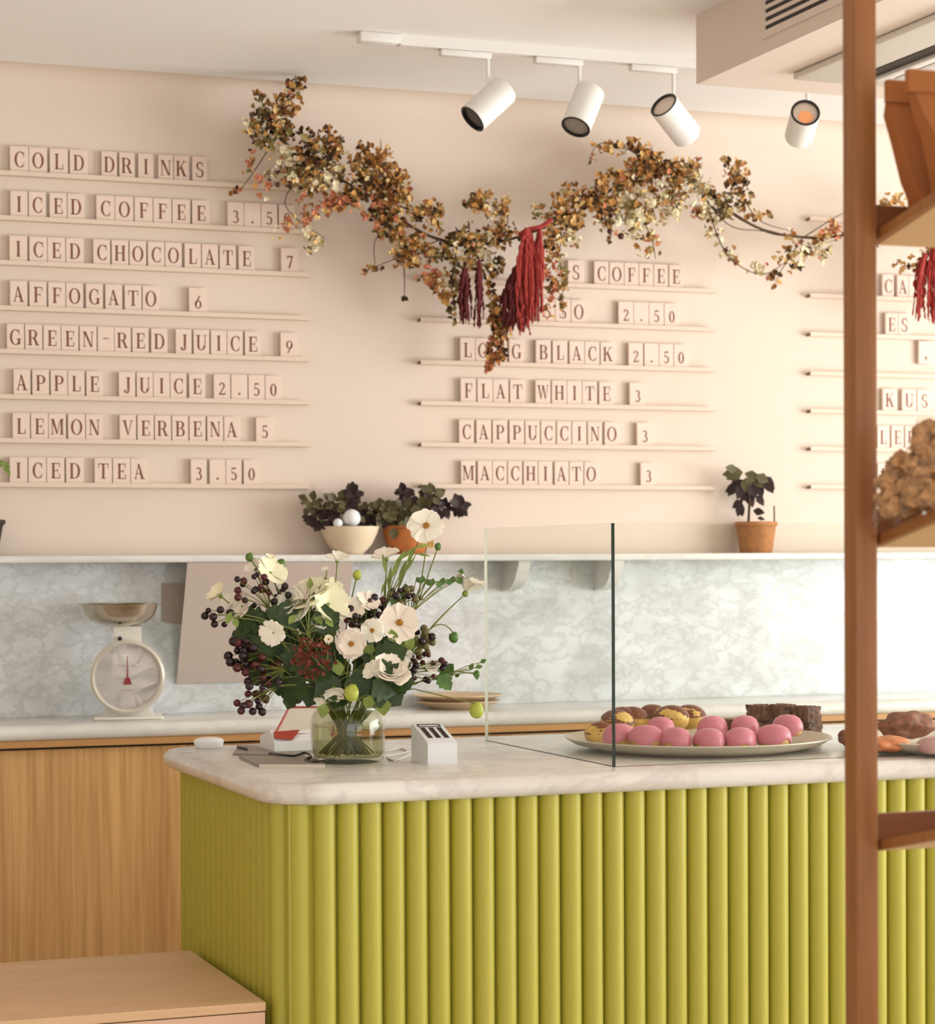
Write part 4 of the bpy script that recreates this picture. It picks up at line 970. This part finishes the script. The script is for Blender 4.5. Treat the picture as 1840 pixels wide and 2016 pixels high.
flower(600, 1190, -.10, 46, (-.7, .3, .4), 0.4, P1, 'cream bloom tucked against the left of the big straw bloom', eye=False, w=.55)
flower(645, 1190, -.10, 42, (.4, .2, .6), 0.45, P3, 'straw coloured bloom on the right of the big straw bloom', eye=False, w=.55)
flower(766, 1328, -.16, 44, (.15, .55, .5), 0.45, P2, 'ruffled cream bloom seen from the side above the jar, under the open cosmos', eye=False, layers=2, w=.5)
flower(735, 1322, -.17, 24, (-.5, .4, .6), 0.5, P1, 'half open cream bud left of the ruffled side view bloom', eye=False)
flower(917, 1166, -.04, 44, (.35, .9, .1), 0.95, P1, 'tulip shaped cream bloom at the tip of the far right spray', eye=False, n=6, w=.5, bend=.05)
flower(760, 1098, -.05, 32, (-.2, .8, .4), 0.4, P2, 'blush bloom in half profile left of the tallest cosmos', eye=False, bend=.02)
flower(532, 1128, -.05, 36, (.5, .5, .5), 0.4, P3, 'pale straw bloom at the upper left above the dark berries', eye=False)
flower(432, 1172, -.03, 28, (-.6, .6, .4), 0.5, P3, 'cream bud at the far left tip of the bouquet', eye=False)
flower(477, 1194, -.05, 32, (-.5, .3, .6), 0.4, P2, 'blush bloom between far left bud and berry spray', eye=False)
flower(664, 1102, -.04, 26, (.1, .9, .3), 0.45, P1, 'small pale bloom in front of the shelf edge, top centre', eye=False)
flower(642, 1124, -.05, 11, (-.2, .8, .5), .6, P2, 'tiny blush bud just below the top centre bloom', eye=False)
flower(690, 1203, -.10, 30, (.2, .5, .7), 0.4, P2, 'blush bloom above the small open cosmos', eye=False)
flower(722, 1188, -.09, 28, (.4, .6, .5), 0.4, P2, 'blush bloom beside the dark berries above the large cosmos', eye=False)
flower(538, 1246, -.13, 28, (-.3, -.2, .9), 0.35, P1, 'white torn looking bloom in the left dark leaves', eye=False, n=6)
flower(632, 1220, -.11, 24, (0, .3, .9), 0.4, P1, 'small white bloom just under the big straw bloom', eye=False, n=6)
flower(657, 1358, -.14, 27, (.1, -.7, .5), 0.6, P1, 'white drooping bloom over the jar rim', eye=False, n=6)
flower(633, 1373, -.13, 18, (-.2, -.8, .4), 0.6, P1, 'tiny white drooping bud at the left of the jar rim', eye=False, n=5)
flower(647, 1259, -.15, 10, (0, .2, 1), .4, P3, 'very small straw daisy left of the lowest open cosmos')
flower(530, 1100, -.03, 12, (.3, .8, .3), .7, P3, 'little straw bud at the top left on a thin stem', eye=False)
flower(840, 1072, -.03, 16, (.2, .5, .6), .5, M['dough'], 'small apricot bloom just under the tallest cosmos', eye=False)
flower(572, 1188, -.07, 34, (-.4, .45, .7), .4, P1, 'cream ruffled bloom at the left of the straw blooms, above the dark leaves', eye=False, layers=2)
flower(648, 1162, -.06, 30, (.3, .6, .6), .45, P3, 'straw bloom behind the big straw bloom, towards the top centre', eye=False)
flower(500, 1118, -.02, 22, (-.4, .6, .5), .45, P1, 'small cream bloom at the upper left beside the pale straw bloom', eye=False)
flower(452, 1186, -.02, 22, (-.3, .5, .6), .45, P1, 'cream bloom next to the far left bud', eye=False)
flower(850, 1312, -.09, 15, (.1, .2, .9), .4, P2, 'tiny blush bloom in the low right berries', eye=False, n=6)
flower(800, 1290, -.12, 14, (.1, .3, .8), .4, P1, 'tiny cream bloom below the largest open cosmos', eye=False, n=6)
def bud(px, py, dy, r, mat, label, bend=0.0, drop=False):
    c = B(px, py, dy); th = thing('flower_bud', label, 'bud', c, 'green buds of the bouquet')
    if drop:
        st = stempath(B(drop[0], drop[1], dy), bend)[:-1] + bez(B(drop[0], drop[1], dy), B(drop[2], drop[3], dy), c + V((0, 0, r / 783 * .8)), 6)
    else: st = stempath(c, bend)
    MB().tube(st, .0017, 6).build('stem', M['stem'], th)
    b = MB(); b.ball(c, r / 783, 2, (1, 1, 1.15), jit=.15)
    for i in range(7):
        a = 2 * pi * i / 7; d = RIGHT * cos(a) * .7 + TOWARD * sin(a) * .7 + UP * random.uniform(.2, 1)
        b.blade(c - UP * r / 783 * .4, d, UP, r / 783 * 1.5, r / 783 * .4, LEAF, bend=.4)
    b.build('bud', mat, th, angle=80)
bud(692, 1364, -.18, 15, M['lime_bud'], 'plump lime green bud over the front of the jar rim')
bud(938, 1398, -.06, 15, M['lime_bud'], 'lime green bud drooping low at the right in front of the plates', drop=(812, 1356, 880, 1372))
bud(703, 1132, -.04, 9, M['lime_bud'], 'pale green bud on an upright stem at top centre')
bud(491, 1097, -.02, 8, M['leaf_mid'], 'dark green bud at the top left corner of the bouquet', bend=.03)
bud(893, 1255, -.05, 10, M['leaf_mid'], 'spiky green seed head hanging on a curved stem at the right', drop=(840, 1245, 870, 1212))
bud(938, 1327, -.04, 7, M['leaf_mid'], 'small green bud at the end of the lowest right stem')
bud(553, 1110, -.03, 9, M['leaf_mid'], 'dark green bud beside the pale straw bloom')
bud(862, 1076, -.04, 7, M['leaf_mid'], 'small dark bud right of the tallest cosmos')
bud(800, 1262, -.12, 9, M['lime_bud'], 'yellow green bud right under the largest open cosmos')
# berries
bm_ = {}
def berry_mesh(mat):
    if mat.name not in bm_:
        o = MB().ball((0, 0, 0), 1.0, 2).build('berry', mat); bm_[mat.name] = o.data; bpy.data.objects.remove(o)
    return bm_[mat.name]
def sprig(px, py, rx, ry, n, r, mats, dy, label, root=None):
    c = B(px, py, dy); th = thing('berry_sprig', label, 'berries', c, 'berry sprigs of the bouquet')
    hub = B(*(root or (px, py + ry * .7)), dy)
    st = MB(); stp = stempath(hub); st.tube(stp, .002, 5)
    pts = []
    tries = 0
    while len(pts) < n and tries < 4000:
        tries += 1
        a = random.random() * 6.28; q = random.random() ** .5
        p = B(px + rx * q * cos(a), py + ry * q * sin(a), dy + random.uniform(-.03, .03))
        if all((p - o).length > r / 783 * 1.5 for o in pts): pts.append(p)
    for p in pts: st.tube(bez(hub, (hub + p) / 2 + UP * .01, p, 4), .0009, 4)
    st.build('stems', M['stem'], th)
    for p in pts:
        m_ = random.choice(mats)
        o = bpy.data.objects.new('berry', berry_mesh(m_)); col.objects.link(o); o.parent = th
        o.location = p - c; k = r / 783 * random.uniform(.75, 1.1); o.scale = (k, k, k)
D, Rd, Gn = M['berry'], M['berry_red'], M['berry_green']
sprig(497, 1158, 38, 34, 17, 7, [D, D, Rd], -.06, 'open dark berry sprig at the upper left', (530, 1200))
sprig(432, 1214, 30, 18, 7, 8, [D], -.05, 'short black berry sprig at the far left', (470, 1215))
sprig(475, 1285, 28, 32, 18, 9, [D, D, D, Rd], -.09, 'dense dark berry sprig at the left edge, middle height', (520, 1290))
sprig(515, 1330, 40, 36, 20, 8, [D, Rd, Rd], -.12, 'reddish berry sprig in the lower left', (560, 1320))
sprig(497, 1384, 36, 22, 15, 8, [D, Rd], -.11, 'lowest hanging dark berry sprig left of the jar', (550, 1350))
sprig(723, 1192, 34, 28, 15, 8, [D, D, Rd], -.07, 'dark berry sprig above the large open cosmos', (740, 1230))
sprig(702, 1222, 26, 14, 8, 7, [D, Rd], -.12, 'reddish berry sprig just above the small open cosmos')
sprig(832, 1262, 24, 28, 17, 8, [D, Gn, Gn], -.10, 'green and black berry sprig right of the largest cosmos', (800, 1300))
sprig(835, 1316, 42, 32, 24, 7, [D, D, Rd], -.10, 'dark berry sprig low at the right above the plates', (780, 1330))
sprig(800, 1172, 34, 18, 16, 7, [D, Gn], -.06, 'dark berry spray along the upper right stem', (770, 1200))
sprig(555, 1180, 16, 30, 9, 7, [D, D], -.05, 'thin dark berry sprig below the pale straw bloom', (570, 1230))
# rust flower head
c = B(614, 1292, -.16); th = thing('rust_flower_head', 'dark rust red flower head in the middle of the bouquet', 'flower', c)
b = MB(); st = stempath(c); MB().tube(st, .002, 5).build('stem', M['stem'], th)
for i in range(150):
    a = random.random() * 6.28; q = random.random() ** .5
    p = B(614 + 44 * q * cos(a), 1296 + 40 * q * sin(a), -.16 + random.uniform(-.02, .03))
    b.blade(p, V((random.gauss(0, 1), random.gauss(-1, 1), random.gauss(0, 1))), TOWARD, .013, .005, LEAF, bend=.3)
b.build('florets', M['rust_flower'], th, angle=80)
# leaves
LOB = [(0, .06), (.07, .35), (.14, .72), (.22, .95), (.29, .9), (.35, .7), (.42, .86), (.5, 1.0), (.57, .84), (.63, .58), (.7, .66), (.78, .56), (.88, .3), (1.0, .03)]
def foliage(label, mat, items, L=.06, W=.5, dy=-.10, prof=LOB):
    c = B(items[0][0], items[0][1], dy); th = thing('leafy_stem', label, 'foliage', c, 'leafy stems of the bouquet')
    b = MB(); s_ = MB()
    mx = sum(i[0] for i in items) / len(items); my = sum(i[1] for i in items) / len(items)
    hub = B(mx + (685 - mx) * .25, my + (1390 - my) * .25, dy)
    s_.tube(stempath(hub), .002, 6)
    for (px, py, ang, k) in items:
        p = B(px, py, dy + random.uniform(-.03, .03)); a = radians(ang)
        d = RIGHT * cos(a) + UP * sin(a) + TOWARD * random.uniform(-.3, .3)
        b.blade(p, d, TOWARD + UP * random.uniform(.1, .7), L * k, L * k * W, prof, bend=random.uniform(-.3, .1), cup=.15, cols=(-1, -.5, 0, .5, 1))
        s_.tube(bez(hub, (hub + p) / 2 + UP * .012, p, 6), .0012, 5)
    s_.build('stems', M['stem'], th); b.build('leaves', mat, th, angle=80)
foliage('dark green lobed leaves at the centre left', M['leaf_dark'], [(560, 1250, 150, 1.2), (575, 1240, 100, 1.1), (600, 1255, 60, 1.1), (540, 1265, 200, 1.1), (590, 1270, 250, 1.1), (620, 1245, 40, 1.1), (575, 1220, 160, 1), (640, 1250, 90, 1.1), (600, 1235, 120, 1.2), (550, 1225, 170, .9)], .07)
foliage('dark green leaves behind the dark berries at the left', M['leaf_dark'], [(520, 1225, 170, 1.1), (500, 1245, 200, 1), (530, 1250, 130, 1.1), (545, 1275, 190, 1.1), (560, 1300, 160, 1.1), (535, 1315, 210, 1), (575, 1285, 100, 1), (590, 1310, 230, 1.1), (555, 1215, 80, 1)], .07, .55, -.04)
foliage('dark green leaves behind the open cosmos blooms', M['leaf_dark'], [(700, 1240, 60, 1.1), (740, 1270, 340, 1.1), (660, 1250, 150, 1.1), (680, 1290, 200, 1.1), (770, 1260, 20, 1), (720, 1285, 280, 1.1), (640, 1280, 190, 1.1), (760, 1300, 330, 1), (650, 1220, 110, 1)], .07, .55, -.04)
foliage('dark green leaves low at the left over the jar', M['leaf_dark'], [(600, 1335, 220, 1.2), (590, 1345, 190, 1.1), (620, 1345, 250, .9), (560, 1335, 170, 1), (610, 1325, 130, 1), (580, 1355, 250, .8), (530, 1300, 180, 1), (510, 1270, 160, .9), (545, 1290, 210, 1)], .07)
foliage('dark green leaves in the middle under the open blooms', M['leaf_dark'], [(690, 1310, 200, 1.2), (700, 1320, 300, 1.2), (720, 1305, 60, 1.1), (740, 1300, 20, 1.1), (660, 1320, 170, 1.1), (680, 1330, 250, 1.2), (715, 1335, 330, 1.1), (650, 1300, 140, 1.1), (670, 1340, 210, 1)], .075, .55, -.11)
foliage('deep green lobed leaf cluster at the lower right of the jar rim', M['leaf_dark'], [(735, 1340, 330, 1.1), (755, 1350, 310, 1), (765, 1347, 10, 1.0), (735, 1350, 290, .9), (745, 1335, 30, 1), (755, 1335, 340, 1.1)], .065, .6, -.15)
foliage('fresh green leaf pair on the low right stem', M['leaf_mid'], [(868, 1332, 45, 1.0), (865, 1330, 310, 1.05), (858, 1335, 340, .9)], .045, .5, -.05)
foliage('fine green sprig arching out at the upper right', M['leaf_mid'], [(820 + 10 * i, 1148 - 2 * abs(i - 4) + (6 if i % 2 else -4), 80 if i % 2 else -60, .5 + .05 * (i % 3)) for i in range(9)] + [(800, 1165, 100, .6), (790, 1178, 60, .6), (780, 1190, 140, .6), (905, 1132, 70, .5)], .036, .45, -.05, LEAF)
foliage('light green narrow leaves up the tall cosmos stem', M['leaf_light'], [(770, 1140, 70, 1), (775, 1120, 60, 1), (785, 1150, 75, 1.1), (790, 1130, 50, .9), (765, 1160, 85, 1), (800, 1110, 60, .9), (760, 1130, 100, .9), (790, 1100, 40, .8), (815, 1080, 20, .7), (775, 1180, 110, .9), (750, 1170, 70, .8), (820, 1090, -10, .6)], .06, .1, -.05, LEAF)
foliage('light green small leaves in the straw blooms', M['leaf_light'], [(612, 1175, 260, .9), (600, 1200, 230, .8), (620, 1205, 300, .9), (610, 1160, 90, .7), (640, 1215, 310, .8), (580, 1210, 240, .7), (455, 1205, 250, .8), (460, 1215, 290, .7), (640, 1240, 80, .8)], .04, .32, -.13, LEAF)
foliage('olive green leaves right of the open cosmos blooms', M['leaf_light'], [(770, 1275, 20, .9), (780, 1285, 320, .9), (800, 1280, 60, .8), (760, 1290, 200, .9), (790, 1300, 280, .9), (775, 1265, 100, .8), (740, 1280, 170, .8), (668, 1330, 100, .9), (700, 1340, 30, .8)], .045, .4, -.11, LEAF)
foliage('pale green pointed leaf hanging over the right of the jar rim', M['leaf_light'], [(752, 1372, 275, 1.2), (730, 1370, 250, .9), (640, 1385, 255, .9)], .04, .45, -.16, LEAF)
foliage('green tips on the lowest right stem', M['leaf_mid'], [(925, 1320, 70, .8), (935, 1315, 20, .8), (945, 1305, 30, .7), (905, 1328, 200, .6), (937, 1325, 280, .7)], .026, .35, -.05, LEAF)

# ------------------------------------------------------------------ platters and pastries
def platter(px, py, r, label):
    c = at(px, py, Z=ZT + .035); c.z = ZT
    o = MB().lathe([(0, .0), (r * .72, 0), (r * .76, .003), (r * .93, .018), (r, .033), (r * .998, .036), (r * .985, .036), (r * .92, .023), (r * .76, .009), (0, .007)], c, 72).build('serving_platter', M['plate'], loc=c)
    tag(o, label, 'platter', 'pastry platters on the counter'); return c
pA = platter(1373, 1449, .355, 'large round stoneware platter of pink cakes behind the glass')
pB = platter(1895, 1449, .315, 'second stoneware platter, right of the wooden post')
ZP = ZT + .0085
def on(px, py, zz, c, rmax): 
    p = at(px, py, Z=zz); return V((p.x, p.y, ZP))
def clampc(p, c, rm):
    d = V((p.x - c.x, p.y - c.y, 0))
    if d.length > rm: d = d.normalized() * rm
    return V((c.x + d.x, c.y + d.y, p.z))
def pink(px, py, label, rot=0.0, k=1.0, base=0.0):
    p = clampc(at(px, py, Z=ZP + .03), pA, .285); dd = sqrt((p.x - pA.x) ** 2 + (p.y - pA.y) ** 2); p.z = ZP + base + .002 + max(0, dd - .235) * .3
    th = thing('pink_cake', label, 'cake', p, 'pink iced cakes on the platter')
    R = Matrix.Rotation(rot, 4, 'Z'); T_ = Matrix.Translation(p) @ R
    prof = [(0, 0), (.034, 0), (.042, .008), (.043, .018), (.04, .026)]
    b = MB(); b.lathe([(r_ * k, z) for r_, z in prof] + [(0, .03)], (0, 0, 0), 28, sx=1.08, sy=.92); b.v = [T_ @ q for q in b.v]; b.build('cake', M['dough'], th)
    b = MB(); segs = 28; rows_ = []
    for (r_, z) in ((.0455, .011), (.047, .022), (.0445, .035), (.0365, .047), (.022, .0545), (.006, .057)):
        loop = []
        for s_ in range(segs):
            a = 2 * pi * s_ / segs; dz = (.006 * sin(3 * a + rot * 5) + .004 * sin(5 * a + px)) if r_ > .044 and z < .015 else 0
            loop.append(T_ @ V((r_ * k * cos(a) * 1.08, r_ * k * sin(a) * .92, z + dz)))
        rows_.append(loop)
    vs = [q for l in rows_ for q in l]; fs = []
    for i in range(len(rows_) - 1):
        for s_ in range(segs): fs.append((i * segs + s_, i * segs + (s_ + 1) % segs, (i + 1) * segs + (s_ + 1) % segs, (i + 1) * segs + s_))
    fs.append(tuple((len(rows_) - 1) * segs + s_ for s_ in range(segs)))
    b.add(vs, fs); b.build('icing', M['pink_ice'], th, angle=70, label='glossy pink icing')
for i, (px, py, lab) in enumerate([(1203, 1459, 'pink iced cake at the left of the front row, half behind the glass edge'), (1265, 1462, 'pink iced cake just right of the dark glass edge, front row'), (1330, 1462, 'pink iced cake, third from left in the front row'),
                 (1395, 1462, 'pink iced cake, fourth from left in the front row'), (1457, 1461, 'pink iced cake, fifth from left in the front row'), (1522, 1459, 'pink iced cake at the right end of the front row')]):
    pink(px, py, lab, random.random() * 3, .92)
for px, py, lab in [(1300, 1444, 'pink iced cake, left one of the second row'), (1402, 1442, 'pink iced cake in the middle of the second row'), (1466, 1441, 'pink iced cake in the second row, in front of the brownies'), (1550, 1443, 'pink iced cake at the right end of the second row')]:
    pink(px, py, lab, random.random() * 3, .90, .016)
def bun(px, py, label, k=1.0, base=0.0):
    p = clampc(at(px, py, Z=ZP + .035), pA, .26); p.z = ZP + base + .002; th = thing('glazed_bun', label, 'bun', p, 'golden buns on the platter')
    r = .047 * k
    MB().ball(p + V((0, 0, r * .72)), r, 3, (1, 1, .72), jit=.06, seed=px).build('crumb', M['bun'], th)
    T_ = p + V((0, 0, r * .74)); b = MB(); segs = 24
    fr_ = frame((random.uniform(-.25, .25), random.uniform(-.5, .0), 1))
    b.lathe([(r * 1.03 * cos(a), r * .745 * sin(a)) for a in [radians(x) for x in (14, 30, 48, 66, 82)]] + [(0, r * .75)], T_, segs, fr_); b.build('brown_top', M['bun_top'], th, label='shiny browned top')
for px, py, k, bs, lab in [(1158, 1446, .9, 0, 'golden bun at the far left of the platter'), (1187, 1434, 1, .02, 'browned bun second from the left behind the pink cakes'), (1215, 1442, 1, .018, 'golden bun left of the dark glass edge'), (1245, 1436, 1, .02, 'golden bun right of the dark glass edge'),
                       (1283, 1432, 1, .02, 'browned bun behind the pink cakes, third from the right'), (1322, 1436, 1.05, .02, 'golden bun second from the right of the buns'), (1357, 1432, 1, .02, 'orange browned bun at the right end of the buns')]:
    bun(px, py - 3, lab, k, bs * 1.1)
def block(name, p, sx, sy, sz, rot, mat, label, cat, group, sub=6, amp=.008):
    b = bmesh.new(); bmesh.ops.create_cube(b, size=1); bmesh.ops.subdivide_edges(b, edges=list(b.edges), cuts=sub, use_grid_fill=True)
    T_ = Matrix.Translation(p) @ Matrix.Rotation(rot, 4, 'Z')
    for v in b.verts:
        q = V((v.co.x * sx, v.co.y * sy, (v.co.z + .5) * sz)); n_ = noise.noise(q * 90 + V((p.x * 50, 0, 0)))
        if q.z > .002: q += v.co.normalized() * amp * n_
        v.co = q
    o = MB().bm(b, T_).build(name, mat, loc=p, angle=25); return tag(o, label, cat, group)
for px, py, bs, lab, sx in [(1497, 1436, .0, 'dark brownie square, bottom left of the brownie pile', .058), (1545, 1435, .0, 'dark brownie square, bottom middle of the brownie pile', .058), (1592, 1436, .0, 'dark brownie square, bottom right of the brownie pile', .052),
                        (1496, 1436, .046, 'dark brownie square, top left of the brownie pile', .05), (1540, 1436, .047, 'dark brownie square, top middle of the brownie pile', .055), (1588, 1438, .045, 'dark brownie square, top right of the brownie pile', .05)]:
    p = at(px, py, Z=ZP + .02); p.z = ZP + bs
    block('brownie', p, sx, .055, .043 + random.uniform(-.001, .001), .32 + random.uniform(-.12, .12), M['brownie'], lab, 'brownie', 'brownies on the platter')
p = at(1446, 1449, Z=ZP + .02); p.z = ZP
block('brownie', p + V((.02, .05, 0)), .05, .05, .06, .3, M['brownie'], 'single brownie peeping out left of the pile behind the pink cakes', 'brownie', 'brownies on the platter')
def pastry(name, px, py, sx, sy, sz, rot, mat, label, amp=.2, base=0.0, seed=1):
    p = at(px, py, Z=ZP + .03); p.z = ZP + base
    b = MB(); b.ball((0, 0, 0), 1, 4, jit=amp, seed=seed); T_ = Matrix.Rotation(rot, 4, 'Z')
    b.v = [p + T_ @ V((q.x * sx, q.y * sy, (q.z + .92) * sz * (1.0 if q.z > -.6 else .9))) for q in b.v]
    zmin = min(q.z for q in b.v); b.v = [V((q.x, q.y, max(q.z - (zmin - p.z), p.z))) for q in b.v]
    return tag(b.build(name, mat, loc=p), label, 'pastry', 'pastries on the right platter')
pastry('nut_pastry', 1676, 1451, .035, .035, .026, 0, M['nutty'], 'brown nut crusted pastry just peeping out left of the post', .3, seed=4)
pastry('flaky_pastry', 1748, 1459, .062, .04, .021, .3, M['flaky'], 'orange flaky pastry right of the post at the front of the platter', .3, seed=7)
pastry('nut_pastry', 1785, 1443, .085, .05, .036, .25, M['nutty'], 'large brown nut crusted pastry behind the orange one', .35, .012, seed=9)
pastry('glazed_pastry', 1842, 1462, .05, .045, .024, 0, M['mauve'], 'mauve glazed pastry at the right picture edge', .12, seed=12)

# ------------------------------------------------------------------ wooden rack in the foreground
YR, PW = 3.30, 0.0415
X0 = at(1659.5, 1000, Y=YR + PW / 2).x
rk = thing('wooden_rack', 'tall brown wooden rack with tilted shelves standing in the foreground at the right', 'rack', (X0 + PW / 2, YR, 0))
WR, DR = 0.95, 0.36
for (x, y) in ((X0, YR), (X0 + WR, YR), (X0, YR - DR), (X0 + WR, YR - DR)):
    MB().box(x, x + PW, y - PW / 2, y + PW / 2, 0, 2.62, bev=.003).build('post', M['rack'], rk)
tan_t = math.tan(radians(12.0)); shelves = []
xs0, xs1 = X0 + PW + .006, X0 + WR - .006
for pyb in (478, 1075, 1674, 2280):
    zb_ = at(1738, pyb, Y=YR).z
    T_ = Matrix.Translation(V((0, YR, zb_))) @ Matrix.Rotation(-radians(12.0), 4, 'X')
    b = MB(); b.box(xs0 + .0142, xs1, -DR + .03, .012, 0, .014, bev=.001, seg=1, mat=T_)
    shb = b.build('shelf', M['rack_board'], rk)
    b = MB(); b.box(xs0, xs0 + .014, -DR + .028, .012, 0, .0165, mat=T_); b.build('shelf_edging', M['rack'], shb)
    MB().box(X0 + PW, X0 + WR, YR - .006, YR + .012, zb_ + .012, zb_ + .062, bev=.001, seg=1).build('back_rail', M['rack_bar'], rk)
    zf = zb_ + (DR - .01) * tan_t
    MB().box(X0 + PW, X0 + WR, YR - DR - .012, YR - DR + .008, zf - .03, zf + .035, bev=.001, seg=1).build('front_rail', M['rack_bar'], rk)
    MB().tube([V((X0 + PW, YR - .004, zb_ + .006)), V((xs0 + .004, YR - .004, zb_ + .006))], .004, 10).build('shelf_pin', M['steel'], rk)
    shelves.append(zb_)
def board_z(i, y): return shelves[i] + .0165 + (YR - y) * tan_t
def bag(label, Y, pts, w_, d, name='paper_bag'):
    """upright kraft bag: pts = left outline from the folded top down to the base in photograph pixels"""
    L = [at(x, y, Y=Y) for x, y in pts]; zb_ = board_z(0, Y + d / 2) + .001
    sh = zb_ - L[-1].z
    th = thing(name, label, 'paper bag', V((L[-1].x + w_ / 2, Y, zb_)), 'kraft bags on the top rack shelf')
    b = MB(); n_ = len(L)
    for i, p in enumerate(L):
        t = i / (n_ - 1); z = p.z + sh * t ** 2
        dd = d / 2 * (0.12 + .88 * min(1, t * 1.25)); ww = w_ * (1.05 - .08 * t)
        yy = Y + .01 * sin(t * 5)
        b.v += [V((p.x, yy - dd, z)), V((p.x + ww, yy - dd, z)), V((p.x + ww, yy + dd, z)), V((p.x, yy + dd, z))]
        if 0 < t < 1:
            b.v[-1].x += .0; 
    for i in range(n_ - 1):
        for k in range(4):
            b.f.append((i * 4 + k, i * 4 + (k + 1) % 4, i * 4 + 4 + (k + 1) % 4, i * 4 + 4 + k)); b.mi.append(0)
    b.f.append(tuple((n_ - 1) * 4 + k for k in range(4))); b.mi.append(0)
    b.build('bag', M['kraft'], th, angle=30)
    top = L[0]; b = MB(); b.box(top.x - .001, top.x + w_ * 1.05 + .001, Y - d * .06 - .003, Y + d * .06 + .003, top.z - .035, top.z + .001); b.build('folded_top', M['kraft'], th)
bag('brown kraft paper bag leaning left beside the rack post', 3.245, [(1745, 159), (1751, 195), (1752, 221), (1769, 272), (1787, 344), (1798, 368), (1800, 393), (1808, 404)], .10, .055)
bag('brown kraft paper bag standing in front, cut by the right picture edge', 3.16, [(1786, 138), (1797, 170), (1809, 211), (1829, 262), (1840, 320), (1848, 370), (1852, 398)], .12, .06)
def granola(px, py, wx, hz, Y, label, nch, lean):
    zb_ = board_z(1, Y) + .004
    x = at(px, py, Y=Y).x; c = V((x, Y, zb_))
    th = thing('granola_bag', label, 'bag of granola', c, 'granola bags on the middle rack shelf')
    b = MB(); dpt = .03
    for i in range(nch):
        while True:
            u, v_, w2 = random.uniform(-1, 1), random.uniform(0, 1), random.uniform(-1, 1)
            if abs(u) < (1 - .55 * v_ ** 2) and abs(w2) < 1 - .5 * v_: break
        r = random.uniform(.009, .017)
        p = c + V((u * wx + lean * v_, w2 * dpt, r + .002 + v_ * hz * .93 + abs(w2) * .001))
        p.z = max(p.z, board_z(1, p.y) + r * 1.02)
        b.ball(p, r, 1, (random.uniform(.8, 1.3), random.uniform(.7, 1), random.uniform(.6, 1)), jit=.5, seed=i)
    o = b.build('granola', M['granola'], th, angle=20, kind='stuff')
    b = MB(); rows_ = []
    for j in range(9):
        t = j / 8; loop = []
        for k in range(20):
            a = 2 * pi * k / 20; ww = (wx + .014) * (1 - .5 * t ** 2.2) * (1 + .05 * sin(5 * a + j * 1.3)); dd = (dpt + .014) * (1 - .75 * t ** 1.5) * (1 + .08 * sin(4 * a + j))
            q = c + V((ww * cos(a) + lean * t, dd * sin(a), hz * 1.12 * t)); q.z += (Y - q.y) * tan_t * (1 - t)
            loop.append(q)
        rows_.append(loop)
    vs = [q for l in rows_ for q in l]; fs = []
    for j in range(8):
        for k in range(20): fs.append((j * 20 + k, j * 20 + (k + 1) % 20, (j + 1) * 20 + (k + 1) % 20, (j + 1) * 20 + k))
    fs.append(tuple(range(19, -1, -1))); fs.append(tuple(160 + k for k in range(20)))
    b.add(vs, fs); b.build('bag_film', M['bagfilm'], th, angle=60)
granola(1770, 1040, .032, .095, 3.21, 'clear bag of chunky brown granola next to the rack post', 150, .006)
granola(1838, 1030, .045, .135, 3.14, 'taller clear bag of chunky brown granola at the right picture edge', 300, .0)
